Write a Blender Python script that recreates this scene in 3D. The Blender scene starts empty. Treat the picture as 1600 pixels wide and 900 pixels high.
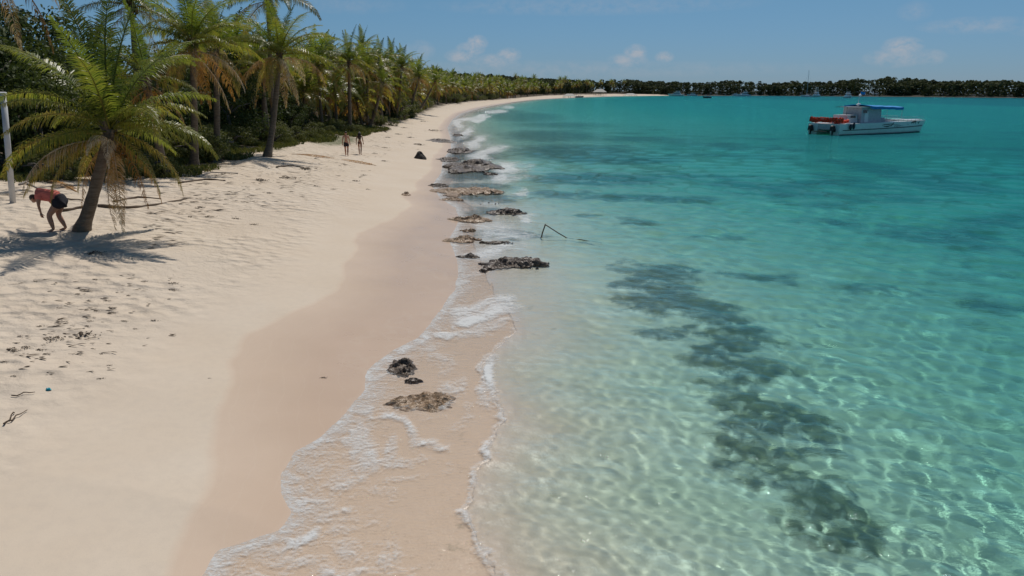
import bpy, bmesh, math, random
import numpy as np
from mathutils import Vector, Matrix, Euler, Quaternion
scene = bpy.context.scene
COL = scene.collection
PI = math.pi
R = math.radians

# ------------------------------------------------------------------ camera
CAM_H = 5.5
PITCH = math.atan(308 / 1200)
cd = bpy.data.cameras.new('camera')
cam = bpy.data.objects.new('camera', cd)
COL.objects.link(cam)
cd.sensor_width = 36
cd.lens = 36 * 1200 / 1600
cd.clip_start = 0.1
cd.clip_end = 12000
cam.location = (0, 0, CAM_H)
cam.rotation_euler = (PI / 2 - PITCH, 0, 0)
scene.camera = cam

# ------------------------------------------------------------------ sun, sky, exposure
SUN_EL = R(59)
SUN_DIR_XY = (0.30, 0.954)                 # horizontal direction towards the sun
SUN_AZ = math.atan2(SUN_DIR_XY[0], SUN_DIR_XY[1])
sl = bpy.data.lights.new('sun', 'SUN')
sl.energy = 3.6
sl.angle = R(0.53)
sl.color = (1.0, 0.95, 0.87)
sun = bpy.data.objects.new('sun', sl)
COL.objects.link(sun)
sd = Vector((math.cos(SUN_EL) * SUN_DIR_XY[0], math.cos(SUN_EL) * SUN_DIR_XY[1], math.sin(SUN_EL)))
sun.rotation_euler = sd.to_track_quat('Z', 'Y').to_euler()
sun.location = (40, 60, 80)
sl.cycles.is_caustics_light = True

world = bpy.data.worlds.new('World')
scene.world = world
world.use_nodes = True
scene.view_settings.view_transform = 'Standard'
scene.view_settings.look = 'None'
scene.view_settings.exposure = -0.15
scene.view_settings.gamma = 1
scene.view_settings.use_curve_mapping = False
cy = scene.cycles
cy.max_bounces = 10
cy.transparent_max_bounces = 12
cy.transmission_bounces = 6
cy.diffuse_bounces = 3
cy.glossy_bounces = 3
cy.caustics_refractive = True
cy.caustics_reflective = False
cy.sample_clamp_indirect = 6
cy.sample_clamp_direct = 0
cy.blur_glossy = 0.3
cy.use_denoising = True
cy.denoiser = 'OPENIMAGEDENOISE'

class NT:
    """small helper round a node tree"""
    def __init__(self, tree):
        self.t = tree
        tree.nodes.clear()
    def n(self, typ, **kw):
        nd = self.t.nodes.new(typ)
        for k, v in kw.items():
            if k.startswith('i_'):
                key = k[2:]
                key = int(key) if key.isdigit() else key.replace('_', ' ')
                if isinstance(v, bpy.types.NodeSocket):
                    self.t.links.new(v, nd.inputs[key])
                else:
                    nd.inputs[key].default_value = v
            else:
                setattr(nd, k, v)
        return nd
    def l(self, a, b):
        self.t.links.new(a, b)
    def math(self, op, a, b=0.0, clamp=False):
        nd = self.t.nodes.new('ShaderNodeMath')
        nd.operation = op
        nd.use_clamp = clamp
        for i, v in enumerate((a, b)):
            if isinstance(v, bpy.types.NodeSocket):
                self.t.links.new(v, nd.inputs[i])
            else:
                nd.inputs[i].default_value = v
        return nd.outputs[0]
    def ramp(self, fac, stops, interp='LINEAR'):
        nd = self.t.nodes.new('ShaderNodeValToRGB')
        cr = nd.color_ramp
        cr.interpolation = interp
        while len(cr.elements) < len(stops):
            cr.elements.new(0.5)
        for e, (p, c) in zip(cr.elements, stops):
            e.position = p
            e.color = (c, c, c, 1) if isinstance(c, (int, float)) else (*c[:3], 1)
        self.t.links.new(fac, nd.inputs[0])
        return nd.outputs[0]
    def mix(self, fac, a, b, blend='MIX'):
        nd = self.t.nodes.new('ShaderNodeMix')
        nd.data_type = 'RGBA'
        nd.blend_type = blend
        for s, v in ((nd.inputs[0], fac), (nd.inputs[6], a), (nd.inputs[7], b)):
            if isinstance(v, bpy.types.NodeSocket):
                self.t.links.new(v, s)
            elif isinstance(v, (int, float)):
                s.default_value = v
            else:
                s.default_value = (*v[:3], 1)
        return nd.outputs[2]
    def noise(self, vec, scale, detail=4, rough=0.55, dist=0.0):
        nd = self.t.nodes.new('ShaderNodeTexNoise')
        nd.inputs['Scale'].default_value = scale
        nd.inputs['Detail'].default_value = detail
        nd.inputs['Roughness'].default_value = rough
        nd.inputs['Distortion'].default_value = dist
        if vec is not None:
            self.t.links.new(vec, nd.inputs['Vector'])
        return nd.outputs[0]
    def mapping(self, vec, scale=(1, 1, 1), rot=(0, 0, 0), loc=(0, 0, 0)):
        nd = self.t.nodes.new('ShaderNodeMapping')
        nd.inputs['Scale'].default_value = scale
        nd.inputs['Rotation'].default_value = rot
        nd.inputs['Location'].default_value = loc
        self.t.links.new(vec, nd.inputs['Vector'])
        return nd.outputs[0]
    def attr(self, name):
        nd = self.t.nodes.new('ShaderNodeAttribute')
        nd.attribute_name = name
        return nd

# sky: Nishita plus thin procedural fair-weather clouds near the horizon
w = NT(world.node_tree)
sky = w.n('ShaderNodeTexSky', sky_type='NISHITA', sun_disc=False, sun_elevation=SUN_EL, sun_rotation=SUN_AZ,
          air_density=1.0, dust_density=0.0, ozone_density=2.0, altitude=0)
geo = w.n('ShaderNodeTexCoord')
vec = geo.outputs['Generated']
sep = w.n('ShaderNodeSeparateXYZ')
w.l(vec, sep.inputs[0])
az = w.math('ARCTAN2', sep.outputs[0], sep.outputs[1])
el = w.math('ARCSINE', sep.outputs[2])
comb = w.n('ShaderNodeCombineXYZ')
w.l(az, comb.inputs[0]); w.l(el, comb.inputs[1])
ang = comb.outputs[0]
def puff(a0, e0, ra, re, dens):
    """one cumulus: an elliptical patch of sky direction broken up by noise"""
    da = w.math('DIVIDE', w.math('SUBTRACT', az, a0), ra)
    de = w.math('DIVIDE', w.math('SUBTRACT', el, e0), re)
    r2 = w.math('ADD', w.math('MULTIPLY', da, da), w.math('MULTIPLY', de, de))
    return w.math('MULTIPLY', w.math('SUBTRACT', 1.0, r2, clamp=True), dens)
tot = None
for a0, e0, ra, re, dens in [(-0.043, 0.058, 0.015, 0.010, .9), (-0.052, 0.050, 0.020, 0.010, .8), (-0.062, 0.042, 0.024, 0.010, .7),
                             (-0.004, 0.043, 0.018, 0.010, .75), (-0.022, 0.036, 0.035, 0.010, .55), (-0.115, 0.048, 0.022, 0.014, .35),
                             (0.153, 0.046, 0.016, 0.011, .8), (0.143, 0.036, 0.028, 0.010, .6), (0.188, 0.040, 0.013, 0.008, .6),
                             (0.452, 0.048, 0.024, 0.012, .85), (0.445, 0.036, 0.035, 0.012, .55), (0.48, 0.036, 0.02, 0.01, .4),
                             (0.52, 0.068, 0.06, 0.010, .35), (0.46, 0.085, 0.02, 0.012, .22), (0.60, 0.06, 0.05, 0.008, .3),
                             (0.10, 0.10, 0.22, 0.012, .22), (0.02, 0.026, 0.4, 0.012, .22), (-0.2, 0.1, 0.08, 0.012, .16)]:
    c = puff(a0, e0, ra, re, dens)
    tot = c if tot is None else w.math('MAXIMUM', tot, c)
nz = w.noise(w.mapping(ang, (1, 1.4, 1)), 62, 6, 0.62, 0.2)
cl = w.math('MULTIPLY', tot, w.ramp(nz, [(0.32, 0.0), (0.66, 1.0)]))
cl = w.math('MULTIPLY', cl, 0.95, clamp=True)
elr = w.n('ShaderNodeMapRange'); elr.inputs[1].default_value = 0.0; elr.inputs[2].default_value = 0.16
w.l(el, elr.inputs[0])
tint = w.mix(elr.outputs[0], (0.33, 0.51, 0.92), (0.49, 0.73, 0.83))
skyc = w.mix(1.0, sky.outputs[0], tint, 'MULTIPLY')
ccol = w.mix(1.0, skyc, (1.0, 0.9, 0.85), 'MULTIPLY')
cloudc = w.n('ShaderNodeRGB'); cloudc.outputs[0].default_value = (7.2, 7.0, 7.3, 1)
fin = w.mix(cl, skyc, cloudc.outputs[0])
bg = w.n('ShaderNodeBackground', i_Strength=0.07)
w.l(fin, bg.inputs[0])
wo = w.n('ShaderNodeOutputWorld')
w.l(bg.outputs[0], wo.inputs[0])
# ------------------------------------------------------------------ terrain layout (metres, camera above the origin)
rng = np.random.default_rng(7)
random.seed(7)
SHORE = [(-9, -60), (-5, -12), (-3.7, 0), (-3.5, 7.8), (-3.53, 8.32), (-2.95, 8.74), (-2.89, 9.28), (-3.16, 9.79), (-3.32, 10.35), (-3.3, 10.97),
         (-3.03, 11.54), (-2.85, 12.44), (-2.73, 13.62), (-2.85, 14.65), (-2.51, 15.83), (-2.05, 16.72), (-1.79, 18.8), (-1.54, 21.06),
         (-1.54, 23.0), (-1.77, 25.34), (-2.3, 28.78), (-2.2, 33.24), (-2.64, 37.0), (-3.7, 40.46), (-4.7, 46.1), (-4.8, 53.5), (-5.6, 63.7),
         (-5.9, 76.7), (-7.4, 95), (-9.8, 120), (-11.7, 155), (-12.6, 194), (-11.1, 250), (-7.4, 304), (0, 389), (12, 501), (35, 610),
         (72, 739), (116, 846), (160, 915), (190, 945), (240, 950), (302, 925), (340, 850), (378, 780), (413, 640), (460, 560), (700, 520), (1500, 600), (3000, 700)]
SHP = np.array(SHORE, dtype=float)

def value_noise(x, y, seed=0):
    xi = np.floor(x).astype(np.int64); yi = np.floor(y).astype(np.int64)
    xf = x - xi; yf = y - yi
    def h(a, b):
        n = (a * 374761393 + b * 668265263 + seed * 982451653) & 0x7fffffff
        n = ((n ^ (n >> 13)) * 1274126177) & 0x7fffffff
        n = n ^ (n >> 16)
        return (n & 0xffff) / 65535.0
    u = xf * xf * (3 - 2 * xf); v = yf * yf * (3 - 2 * yf)
    return (h(xi, yi) * (1 - u) + h(xi + 1, yi) * u) * (1 - v) + (h(xi, yi + 1) * (1 - u) + h(xi + 1, yi + 1) * u) * v
def fbm(x, y, octaves=4, seed=0):
    a = 0; amp = 0.5; tot = 0
    for o in range(octaves):
        a = a + amp * value_noise(x * 2 ** o, y * 2 ** o, seed + o * 17)
        tot += amp; amp *= 0.5
    return a / tot
def seg_dist(px, py, P, signed=True):
    """distance to a polyline; positive on its left"""
    best = np.full(px.shape, 1e18); sg = np.ones(px.shape)
    for i in range(len(P) - 1):
        ax, ay = P[i]; bx, by = P[i + 1]
        dx, dy = bx - ax, by - ay
        t = np.clip(((px - ax) * dx + (py - ay) * dy) / (dx * dx + dy * dy), 0, 1)
        ex = px - ax - t * dx; ey = py - ay - t * dy
        d2 = ex * ex + ey * ey
        cr = dx * (py - ay) - dy * (px - ax)
        m = d2 < best - 1e-9
        best = np.where(m, d2, best)
        sg = np.where(m, np.where(cr >= 0, 1.0, -1.0), sg)
    d = np.sqrt(best)
    return d * sg if signed else d
def at0(px, py):
    a = (px - 800) / 1200; q = (450 - py) / 1200
    t = -CAM_H / (-math.sin(PITCH) + q * math.cos(PITCH))
    return (a * t, (math.cos(PITCH) + q * math.sin(PITCH)) * t)
WAVE = [(-.3, 2)] + [at0(px, py) for px, py in [(790, 910), (775, 880), (752, 840), (730, 795), (742, 740), (762, 700), (785, 660), (772, 620), (765, 600), (752, 570), (770, 545), (800, 520), (790, 490), (765, 465)]]
LINE = WAVE + [(x + (.6 + y / 250), y) for x, y in SHORE if 23 <= y < 930] + [(240, 948), (302, 922), (340, 848), (378, 777), (413, 637), (460, 557), (700, 517), (1500, 597), (3000, 697)]
WAVE = np.array(WAVE); LINE = np.array(LINE)
def line_dist(x, y):
    """signed distance to the last-wave line, made ragged"""
    k_ = np.clip(np.hypot(x, y) / 30, .5, 3)
    return seg_dist(x + (fbm(x / (.8 * k_), y / (.8 * k_), 4, 151) - .5) * .75 * k_, y + (fbm(x / (.8 * k_), y / (.8 * k_), 4, 152) - .5) * .9 * k_, LINE)
PROF_S = [-600, -300, -120, -60, -30, -16, -9, -5, -2.7, -1, 0, 1.2, 3, 7, 11, 14, 18, 26, 45, 120, 600]
PROF_Z = [-7, -6.5, -4.6, -3.4, -2.1, -1.35, -0.80, -0.38, -0.13, -0.06, 0, .12, .34, .85, 1.35, 1.55, 1.8, 2.3, 2.9, 3.2, 4]
def height_s(s, x, y):
    z = np.interp(s, PROF_S, PROF_Z)
    land = np.clip((s - 5) / 5, 0, 1)
    r = np.hypot(x, y)
    z = z + land * ((fbm(x / 3.1, y / 3.1, 3, 3) - .5) * .30 + (fbm(x / .8, y / .8, 2, 9) - .5) * .09 * np.clip(1.6 - r / 60, 0, 1))
    up = np.clip((s - 14) / 8, 0, 1)
    z = z + up * (fbm(x / 6.0, y / 6.0, 3, 13) - .4) * .9
    # inside the last wave the swash is a film a couple of centimetres deep
    dl_ = np.where(s < 0, line_dist(x, y), 1.0)
    z = np.where(s < 0, np.maximum(z, -.012 - .006 * np.clip(-s, 0, 4) - np.clip(-dl_, 0, 60) ** .8 * .16), z)
    sea = np.clip(-s / 3, 0, 1) * np.clip(-dl_ / 2, 0, 1)
    z = z + sea * (fbm(x / 2.3, y / 2.3, 4, 21) - .5) * np.clip(.10 + (-s) * .018, 0, .6)
    return z
def height(x, y):
    x = np.atleast_1d(np.asarray(x, float)); y = np.atleast_1d(np.asarray(y, float))
    return height_s(seg_dist(x, y, SHP), x, y)
def hz(x, y):
    return float(height(x, y)[0])
def at(px, py, z=None):
    """where the line of sight through a pixel of the 1600x900 photograph meets the ground (or the level z): used once to survey the layout"""
    a = (px - 800) / 1200; b = (450 - py) / 1200
    d = (a, math.cos(PITCH) + b * math.sin(PITCH), -math.sin(PITCH) + b * math.cos(PITCH))
    g = 0.8 if z is None else z
    for _ in range(1 if z is not None else 8):
        t = (g - CAM_H) / d[2]
        x, y = d[0] * t, d[1] * t
        if z is None:
            g = 0.5 * g + 0.5 * hz(x, y)
    return Vector((x, y, g))

def polar_grid(r0, r1, rstep, a0, a1, na, fine=None):
    nr = int(math.log(r1 / r0) / math.log(1 + rstep)) + 1
    rr = r0 * (1 + rstep) ** np.arange(nr + 1)
    if fine:
        n1 = int(math.log(fine[0] / r0) / math.log(1 + fine[1])) + 1
        near_ = r0 * (1 + fine[1]) ** np.arange(n1)
        rr = np.concatenate([near_, rr[rr > near_[-1] * (1 + rstep * .7)]])
    aa = np.linspace(a0, a1, na + 1)
    A, RR = np.meshgrid(aa, rr)
    return RR * np.sin(A), RR * np.cos(A)
def grid_mesh(name, X, Y, Z, attrs, keep=None):
    nr, na = X.shape
    idx = np.arange(nr * na).reshape(nr, na)
    q = np.stack([idx[:-1, :-1], idx[:-1, 1:], idx[1:, 1:], idx[1:, :-1]], -1).reshape(-1, 4)
    if keep is not None:
        k = keep.reshape(-1)
        q = q[k[q[:, 0]]]
        used = np.unique(q)
        remap = np.full(nr * na, -1); remap[used] = np.arange(len(used))
        q = remap[q]
    else:
        used = np.arange(nr * na)
    co = np.stack([X.reshape(-1), Y.reshape(-1), Z.reshape(-1)], -1)[used]
    me = bpy.data.meshes.new(name)
    me.vertices.add(len(co)); me.vertices.foreach_set('co', co.astype(np.float32).ravel())
    me.loops.add(len(q) * 4); me.loops.foreach_set('vertex_index', q.astype(np.int32).ravel())
    me.polygons.add(len(q)); me.polygons.foreach_set('loop_start', np.arange(0, len(q) * 4, 4, dtype=np.int32))
    me.polygons.foreach_set('loop_total', np.full(len(q), 4, dtype=np.int32))
    me.polygons.foreach_set('use_smooth', np.ones(len(q), dtype=bool))
    me.update(calc_edges=True)
    for k, v in attrs.items():
        at_ = me.attributes.new(k, 'FLOAT', 'POINT')
        at_.data.foreach_set('value', v.reshape(-1)[used].astype(np.float32))
    return me

def new_mat(name):
    m = bpy.data.materials.new(name)
    m.use_nodes = True
    return m, NT(m.node_tree)

# wet sand: everything seaward of this line has been reached by the swash
WET = np.array([(-4.2, -20), (-4.0, 0), (-3.85, 7.4), (-4.15, 8.8), (-4.40, 10.38), (-4.72, 11.53), (-5.17, 12.93), (-5.5, 14.4), (-5.71, 15.95), (-5.3, 17.44), (-4.75, 19.0), (-4.62, 19.87),
                (-4.75, 21), (-5.0, 22.59), (-5.2, 25), (-5.67, 27.94), (-5.19, 30.82), (-4.9, 33), (-4.77, 36.4), (-5.6, 39.5), (-5.36, 42.77), (-5.9, 47), (-5.6, 53.5),
                (-6.6, 63.7), (-6.9, 77), (-8.6, 95), (-11.2, 120), (-13.2, 155), (-14.4, 194), (-13, 250), (-9.4, 304), (-2, 389), (10, 501), (33, 612), (70, 742), (114, 850), (190, 950)], float)

# ------------------------------------------------------------------ sand / seabed material
m_sand, k = new_mat('sand')
tc = k.n('ShaderNodeNewGeometry'); pos = tc.outputs['Position']
a_s = k.attr('shore').outputs['Fac']; a_w = k.attr('wet').outputs['Fac']; a_v = k.attr('veg').outputs['Fac']; a_r = k.attr('reef').outputs['Fac']
a_g = k.attr('creeper').outputs['Fac']
n1 = k.noise(pos, 0.35, 4); n2 = k.noise(pos, 6, 5, .6); n3 = k.noise(pos, 90, 3, .6)
dry = k.mix(k.ramp(n1, [(.3, 0), (.7, 1)]), (.63, .515, .395), (.67, .565, .45))
dry = k.mix(k.math('MULTIPLY', k.ramp(n2, [(.42, 0), (.75, 1)]), .25), dry, (.50, .42, .345))
dry = k.mix(k.math('MULTIPLY', k.ramp(n3, [(.5, 0), (.75, 1)]), .30), dry, (.40, .33, .27))
wetc = k.mix(k.ramp(n1, [(.3, 0), (.7, 1)]), (.55, .40, .285), (.60, .44, .32))
wetc = k.mix(k.math('MULTIPLY', k.ramp(n3, [(.5, 0), (.75, 1)]), .12), wetc, (.33, .24, .18))
wv = k.math('MULTIPLY', k.math('ADD', a_w, k.math('MULTIPLY', k.noise(pos, .8, 3), .10)), 11.0)
wline = k.ramp(k.math('FRACT', wv), [(.0, .0), (.44, 0), (.5, .16), (.515, .0), (1, .0)])
wetc = k.mix(wline, wetc, (.66, .54, .42))
wetf = k.ramp(a_w, [(.47, 0), (.515, .68), (.9, 1)])
col = k.mix(wetf, dry, wetc)
# leaf litter and soil under the vegetation
nv = k.noise(pos, 1.3, 6, .65)
vf = k.math('ADD', a_v, k.math('MULTIPLY', k.math('SUBTRACT', nv, .5), 1.1))
lit = k.mix(k.noise(pos, 14, 5, .7), (.035, .026, .016), (.17, .13, .085))
col = k.mix(k.ramp(vf, [(.42, 0), (.62, 1)]), col, lit)
col = k.mix(k.ramp(k.math('ADD', a_g, k.math('MULTIPLY', k.math('SUBTRACT', k.noise(pos, 3.5, 6, .75), .5), 2.2)), [(.55, 0), (.95, .75)]), col, (.055, .085, .02))
# seabed: pale sand with weed and rock patches
bed = k.mix(k.ramp(k.noise(pos, .9, 5), [(.3, 0), (.7, 1)]), (.62, .555, .43), (.72, .645, .51))
bed = k.mix(k.attr('off').outputs['Fac'], (.65, .51, .40), bed)
nr_ = k.noise(k.mapping(pos, (1, 1, .2)), .8, 7, .68)
rf = k.math('ADD', a_r, k.math('MULTIPLY', k.math('SUBTRACT', k.math('ADD', k.math('MULTIPLY', nr_, .55), k.math('MULTIPLY', k.noise(k.mapping(pos, (1, 1, .2)), 3.4, 6, .7), .45)), .5), 2.9))
rock = k.mix(k.noise(pos, 3.5, 6, .7), (.042, .048, .028), (.29, .255, .155))
bed = k.mix(k.ramp(rf, [(.25, 0), (.62, .85), (.95, 1)]), bed, rock)
col = k.mix(k.ramp(a_s, [(.40, 1), (.54, 0)]), col, bed)
col = k.mix(k.math('MULTIPLY', k.attr('rocky').outputs['Fac'], .92), col, (.045, .04, .032))
rough = k.mix(wetf, (.95, .95, .95), k.mix(k.noise(pos, 1.1, 4), (.20, .20, .20), (.40, .40, .40)))
pb = k.n('ShaderNodeBsdfPrincipled')
k.l(col, pb.inputs['Base Color']); k.l(rough, pb.inputs['Roughness'])
pb.inputs['Specular IOR Level'].default_value = .3
# dimples, trodden sand
vo = k.n('ShaderNodeTexVoronoi', feature='SMOOTH_F1'); vo.inputs['Scale'].default_value = 2.6; vo.inputs['Smoothness'].default_value = .6
k.l(k.mapping(pos, (1, 1, .1)), vo.inputs['Vector'])
rg = k.ramp(k.noise(pos, .5, 3), [(.38, .12), (.6, 1)])
tro = k.attr('trod').outputs['Fac']
hh = k.math('ADD', k.math('MULTIPLY', k.math('MULTIPLY', k.math('MULTIPLY', vo.outputs[0], rg), tro), .34), k.math('MULTIPLY', k.math('MULTIPLY', n2, tro), .10))
hh = k.math('ADD', hh, k.math('MULTIPLY', n3, .0025))
hh = k.math('ADD', hh, k.math('MULTIPLY', k.math('MULTIPLY', nr_, k.ramp(a_s, [(.40, 1), (.5, 0)])), .05))
bmp = k.n('ShaderNodeBump'); bmp.inputs['Strength'].default_value = .8; bmp.inputs['Distance'].default_value = 1.0
k.l(hh, bmp.inputs['Height']); k.l(bmp.outputs[0], pb.inputs['Normal'])
out = k.n('ShaderNodeOutputMaterial'); k.l(pb.outputs[0], out.inputs[0])

# ------------------------------------------------------------------ terrain mesh
def blob_field(x, y, blobs):
    f = np.zeros(x.shape)
    for bx, by, rx, ry, rot, a in blobs:
        c, s_ = math.cos(rot), math.sin(rot)
        u = ((x - bx) * c + (y - by) * s_) / rx; v = (-(x - bx) * s_ + (y - by) * c) / ry
        f = np.maximum(f, a * np.clip(1.35 - np.hypot(u, v), 0, 1))
    return f
REEF = []
for px, py, wpx, hpx, a in [(1040, 450, 70, 22, 1), (1010, 500, 45, 18, .9), (1080, 500, 70, 28, 1), (1060, 545, 60, 16, .85), (1165, 557, 55, 22, 1), (1110, 590, 60, 16, .85), (1150, 600, 50, 12, .7),
                            (1190, 672, 70, 18, 1), (1165, 705, 60, 20, .85), (1215, 760, 55, 22, .9), (1245, 795, 60, 30, 1.05), (1310, 770, 40, 20, .7), (1340, 840, 50, 28, .85), (1270, 722, 25, 10, .8),
                            (1180, 450, 60, 12, .8), (1000, 465, 40, 14, .9), (1060, 480, 60, 14, .9), (1120, 525, 50, 14, .9), (1140, 575, 60, 14, .9), (1135, 640, 60, 16, 1), (1110, 655, 50, 10, .8), (1160, 615, 60, 14, 1), (1090, 620, 40, 10, .7), (1180, 650, 40, 12, .9), (1200, 690, 50, 14, .9), (1230, 730, 40, 14, .9), (1180, 735, 40, 12, .8), (1210, 790, 45, 16, .9), (1290, 810, 45, 16, .9), (1310, 860, 50, 20, .85), (1370, 860, 30, 20, .7), (1270, 850, 40, 14, .7), (1360, 470, 90, 12, .6), (1420, 390, 110, 10, .6), (1560, 495, 60, 16, .8), (1290, 380, 70, 9, .6), (1120, 410, 60, 8, .6),
                            (740, 300, 75, 12, .95), (750, 322, 60, 8, .9), (742, 372, 55, 9, .85), (765, 345, 55, 9, .9), (735, 264, 60, 12, .95), (715, 232, 30, 10, .9), (790, 412, 70, 10, .8), (900, 255, 110, 14, 1.15), (860, 225, 80, 10, 1.08), (960, 270, 120, 8, 0.94), (930, 305, 110, 12, 1.22), (1010, 340, 130, 8, 1.01), (880, 335, 60, 8, 0.81), (820, 190, 60, 8, 1.01), (880, 205, 90, 6, 0.81), (780, 182, 50, 5, 0.81),
                            (1080, 300, 150, 6, 0.68), (1250, 330, 140, 7, 0.68), (1000, 232, 110, 5, 0.74), (1130, 260, 140, 4, 0.61), (1400, 330, 150, 6, 0.61), (1000, 385, 40, 8, 0.68), (920, 375, 30, 5, 0.81), (1500, 420, 100, 9, 0.68)]:
    c = at(px, py, -.6 if py > 420 else -1.2)
    e = at(px + wpx, py, -.6 if py > 420 else -1.2); g = at(px, py - hpx, -.6 if py > 420 else -1.2)
    REEF.append((c.x, c.y, abs(e.x - c.x), abs(g.y - c.y), 0.0, a))
X, Y = polar_grid(4.2, 6000, 0.0075, R(-52), R(46), 620)
S = seg_dist(X, Y, SHP)
Z = height_s(S, X, Y)
wx = (fbm(X / 1.1, Y / 1.1, 4, 91) - .5) * 2.0; wy = (fbm(X / 1.1, Y / 1.1, 4, 92) - .5) * 2.4
rf_ = blob_field(X + wx, Y + wy, REEF)
rdist = np.hypot(X, Y)
farreef = np.clip((fbm(X / 7., Y / 14., 4, 55) - .50) * 5, 0, 1) * np.clip((-S - 8) / 20, 0, 1) * np.clip((150 - rdist) / 60, 0, 1) * .75
streak = np.clip((fbm(X / 5.5 + 31, Y / 2.6 + 17, 4, 58) - .50) * 4.2, 0, 1) * np.clip((-S - 9) / 12, 0, 1) * np.clip((170 - rdist) / 60, 0, 1) * np.clip((rdist - 20) / 15, 0, 1) * .85
rf_ = np.maximum(np.maximum(rf_, farreef), streak)
Z = Z + np.clip(-S / 2, 0, 1) * rf_ * (fbm(X / .7, Y / .7, 4, 31) * .5) * np.clip(-S * .08, 0, .9)
VEG = np.array([(-21, -60), (-21, 0), (-20, 25), (-20.5, 31), (-20.3, 35), (-17.6, 36), (-16.4, 38), (-16.5, 44), (-17.5, 50), (-18.5, 58), (-17.5, 66), (-16.5, 77), (-16.3, 100), (-18.2, 140), (-20.6, 200), (-20.8, 254), (-17, 320), (-7, 412), (4, 510),
                (26, 640), (60, 760), (105, 870), (155, 935), (190, 953), (240, 957), (302, 931), (345, 853), (383, 783), (418, 643), (464, 563), (700, 523), (1500, 603), (3000, 703)], float)
V = seg_dist(X, Y, VEG)
W_ = -seg_dist(X, Y, WET) + (fbm(X / 1.2, Y / 1.2, 3, 77) - .5) * .35
CREEP = [(-15.5, 70, 2.2, 9, 0, 1), (-17.5, 57, 1.5, 5, 0, .8), (-19.5, 40, 2.5, 3, 0, .7)]
attrs = dict(shore=np.clip(.5 + S / 4, 0, 1), wet=np.clip(.5 + W_ / 4.0, 0, 1), veg=np.clip(.5 + V / 8 + (fbm(X / 2.2, Y / 2.2, 3, 41) - .5) * .35, 0, 1), reef=rf_, off=np.clip((-line_dist(X, Y) + .15) / 3.2, 0, 1), rocky=np.clip((X - 175) / 25, 0, 1),
             trod=np.clip((-W_ - .9) / 1.2, 0, 1) * np.clip((S - 3) / 4, 0, 1), creeper=blob_field(X, Y, CREEP))
me = grid_mesh('ground', X, Y, Z, attrs)
ground = bpy.data.objects.new('ground', me); COL.objects.link(ground)
ground['kind'] = 'structure'
me.materials.append(m_sand)
ground.cycles.is_caustics_receiver = True

# ------------------------------------------------------------------ sea surface
ABSORB = (.66, .098, .150)                  # per metre of depth: red goes first
m_sea, k = new_mat('sea_water')
tc = k.n('ShaderNodeNewGeometry'); pos = tc.outputs['Position']
camd = k.n('ShaderNodeCameraData')
far_ = k.attr('far').outputs['Fac']
nb = k.noise(k.mapping(pos, (.55, 1.25, 1), (0, 0, R(-14))), .75, 6, .66)
nb2 = k.noise(k.mapping(pos, (.8, 1.2, 1), (0, 0, R(-14))), 8, 4, .55)
nb4 = k.noise(k.mapping(pos, (.22, .85, 1), (0, 0, R(-10))), .32, 5, .7)
nb3 = k.noise(k.mapping(pos, (.7, 1.3, 1), (0, 0, R(-14))), 2.6, 5, .6)
bh = k.math('MULTIPLY', nb, k.math('ADD', k.math('MULTIPLY', far_, .28), .05))
bh = k.math('ADD', bh, k.math('MULTIPLY', nb3, k.math('ADD', k.math('MULTIPLY', k.attr('mid').outputs['Fac'], .20), .055)))
bh = k.math('ADD', bh, k.math('MULTIPLY', nb2, .023))
bh = k.math('ADD', bh, k.math('MULTIPLY', k.math('MULTIPLY', nb4, far_), 1.1))
bmp = k.n('ShaderNodeBump'); bmp.inputs['Distance'].default_value = 1.0
k.l(bh, bmp.inputs['Height']); k.l(k.math('ADD', k.math('MULTIPLY', far_, .45), .45), bmp.inputs['Strength'])
# light is absorbed over the depth of water below each point (once on the way in, once on the way out)
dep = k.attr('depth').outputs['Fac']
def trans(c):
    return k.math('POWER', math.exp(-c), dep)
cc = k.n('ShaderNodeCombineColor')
gain = k.math('ADD', 1.0, k.math('MULTIPLY', k.math('POWER', math.exp(-1.0), dep), .21))   # extra brightness put into the glass colour to lift the shallow seabed
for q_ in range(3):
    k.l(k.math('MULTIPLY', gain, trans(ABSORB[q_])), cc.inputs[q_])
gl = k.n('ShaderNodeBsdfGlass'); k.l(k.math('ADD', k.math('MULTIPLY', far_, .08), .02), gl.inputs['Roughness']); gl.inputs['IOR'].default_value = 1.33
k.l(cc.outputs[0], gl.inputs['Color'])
k.l(bmp.outputs[0], gl.inputs['Normal'])
# suspended matter: part of the light comes back from the water itself
sc_ = k.n('ShaderNodeBsdfDiffuse'); sc_.inputs[0].default_value = (.045, .29, .385, 1)
ms = k.n('ShaderNodeMixShader')
k.l(k.math('SUBTRACT', 1.0, trans(.10)), ms.inputs[0]); k.l(gl.outputs[0], ms.inputs[1]); k.l(sc_.outputs[0], ms.inputs[2])
foam = k.attr('foam').outputs['Fac']
f1 = k.noise(k.mapping(pos, (1, 1.7, 1), (0, 0, R(-12))), 1.7, 8, .74, 1.2); f2 = k.noise(k.mapping(pos, (1, 1.8, 1)), 13, 4, .6, .8)
ff = k.math('ADD', foam, k.math('MULTIPLY', k.math('SUBTRACT', k.math('ADD', k.math('MULTIPLY', f1, .58), k.math('MULTIPLY', f2, .42)), .5), 2.6))
fmask = k.ramp(ff, [(.38, 0), (.66, .30), (1.15, .80)])
fd = k.n('ShaderNodeBsdfDiffuse'); fd.inputs[0].default_value = (.74, .75, .74, 1)
mx = k.n('ShaderNodeMixShader')
k.l(fmask, mx.inputs[0]); k.l(ms.outputs[0], mx.inputs[1]); k.l(fd.outputs[0], mx.inputs[2])
out = k.n('ShaderNodeOutputMaterial'); k.l(mx.outputs[0], out.inputs[0])
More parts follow.
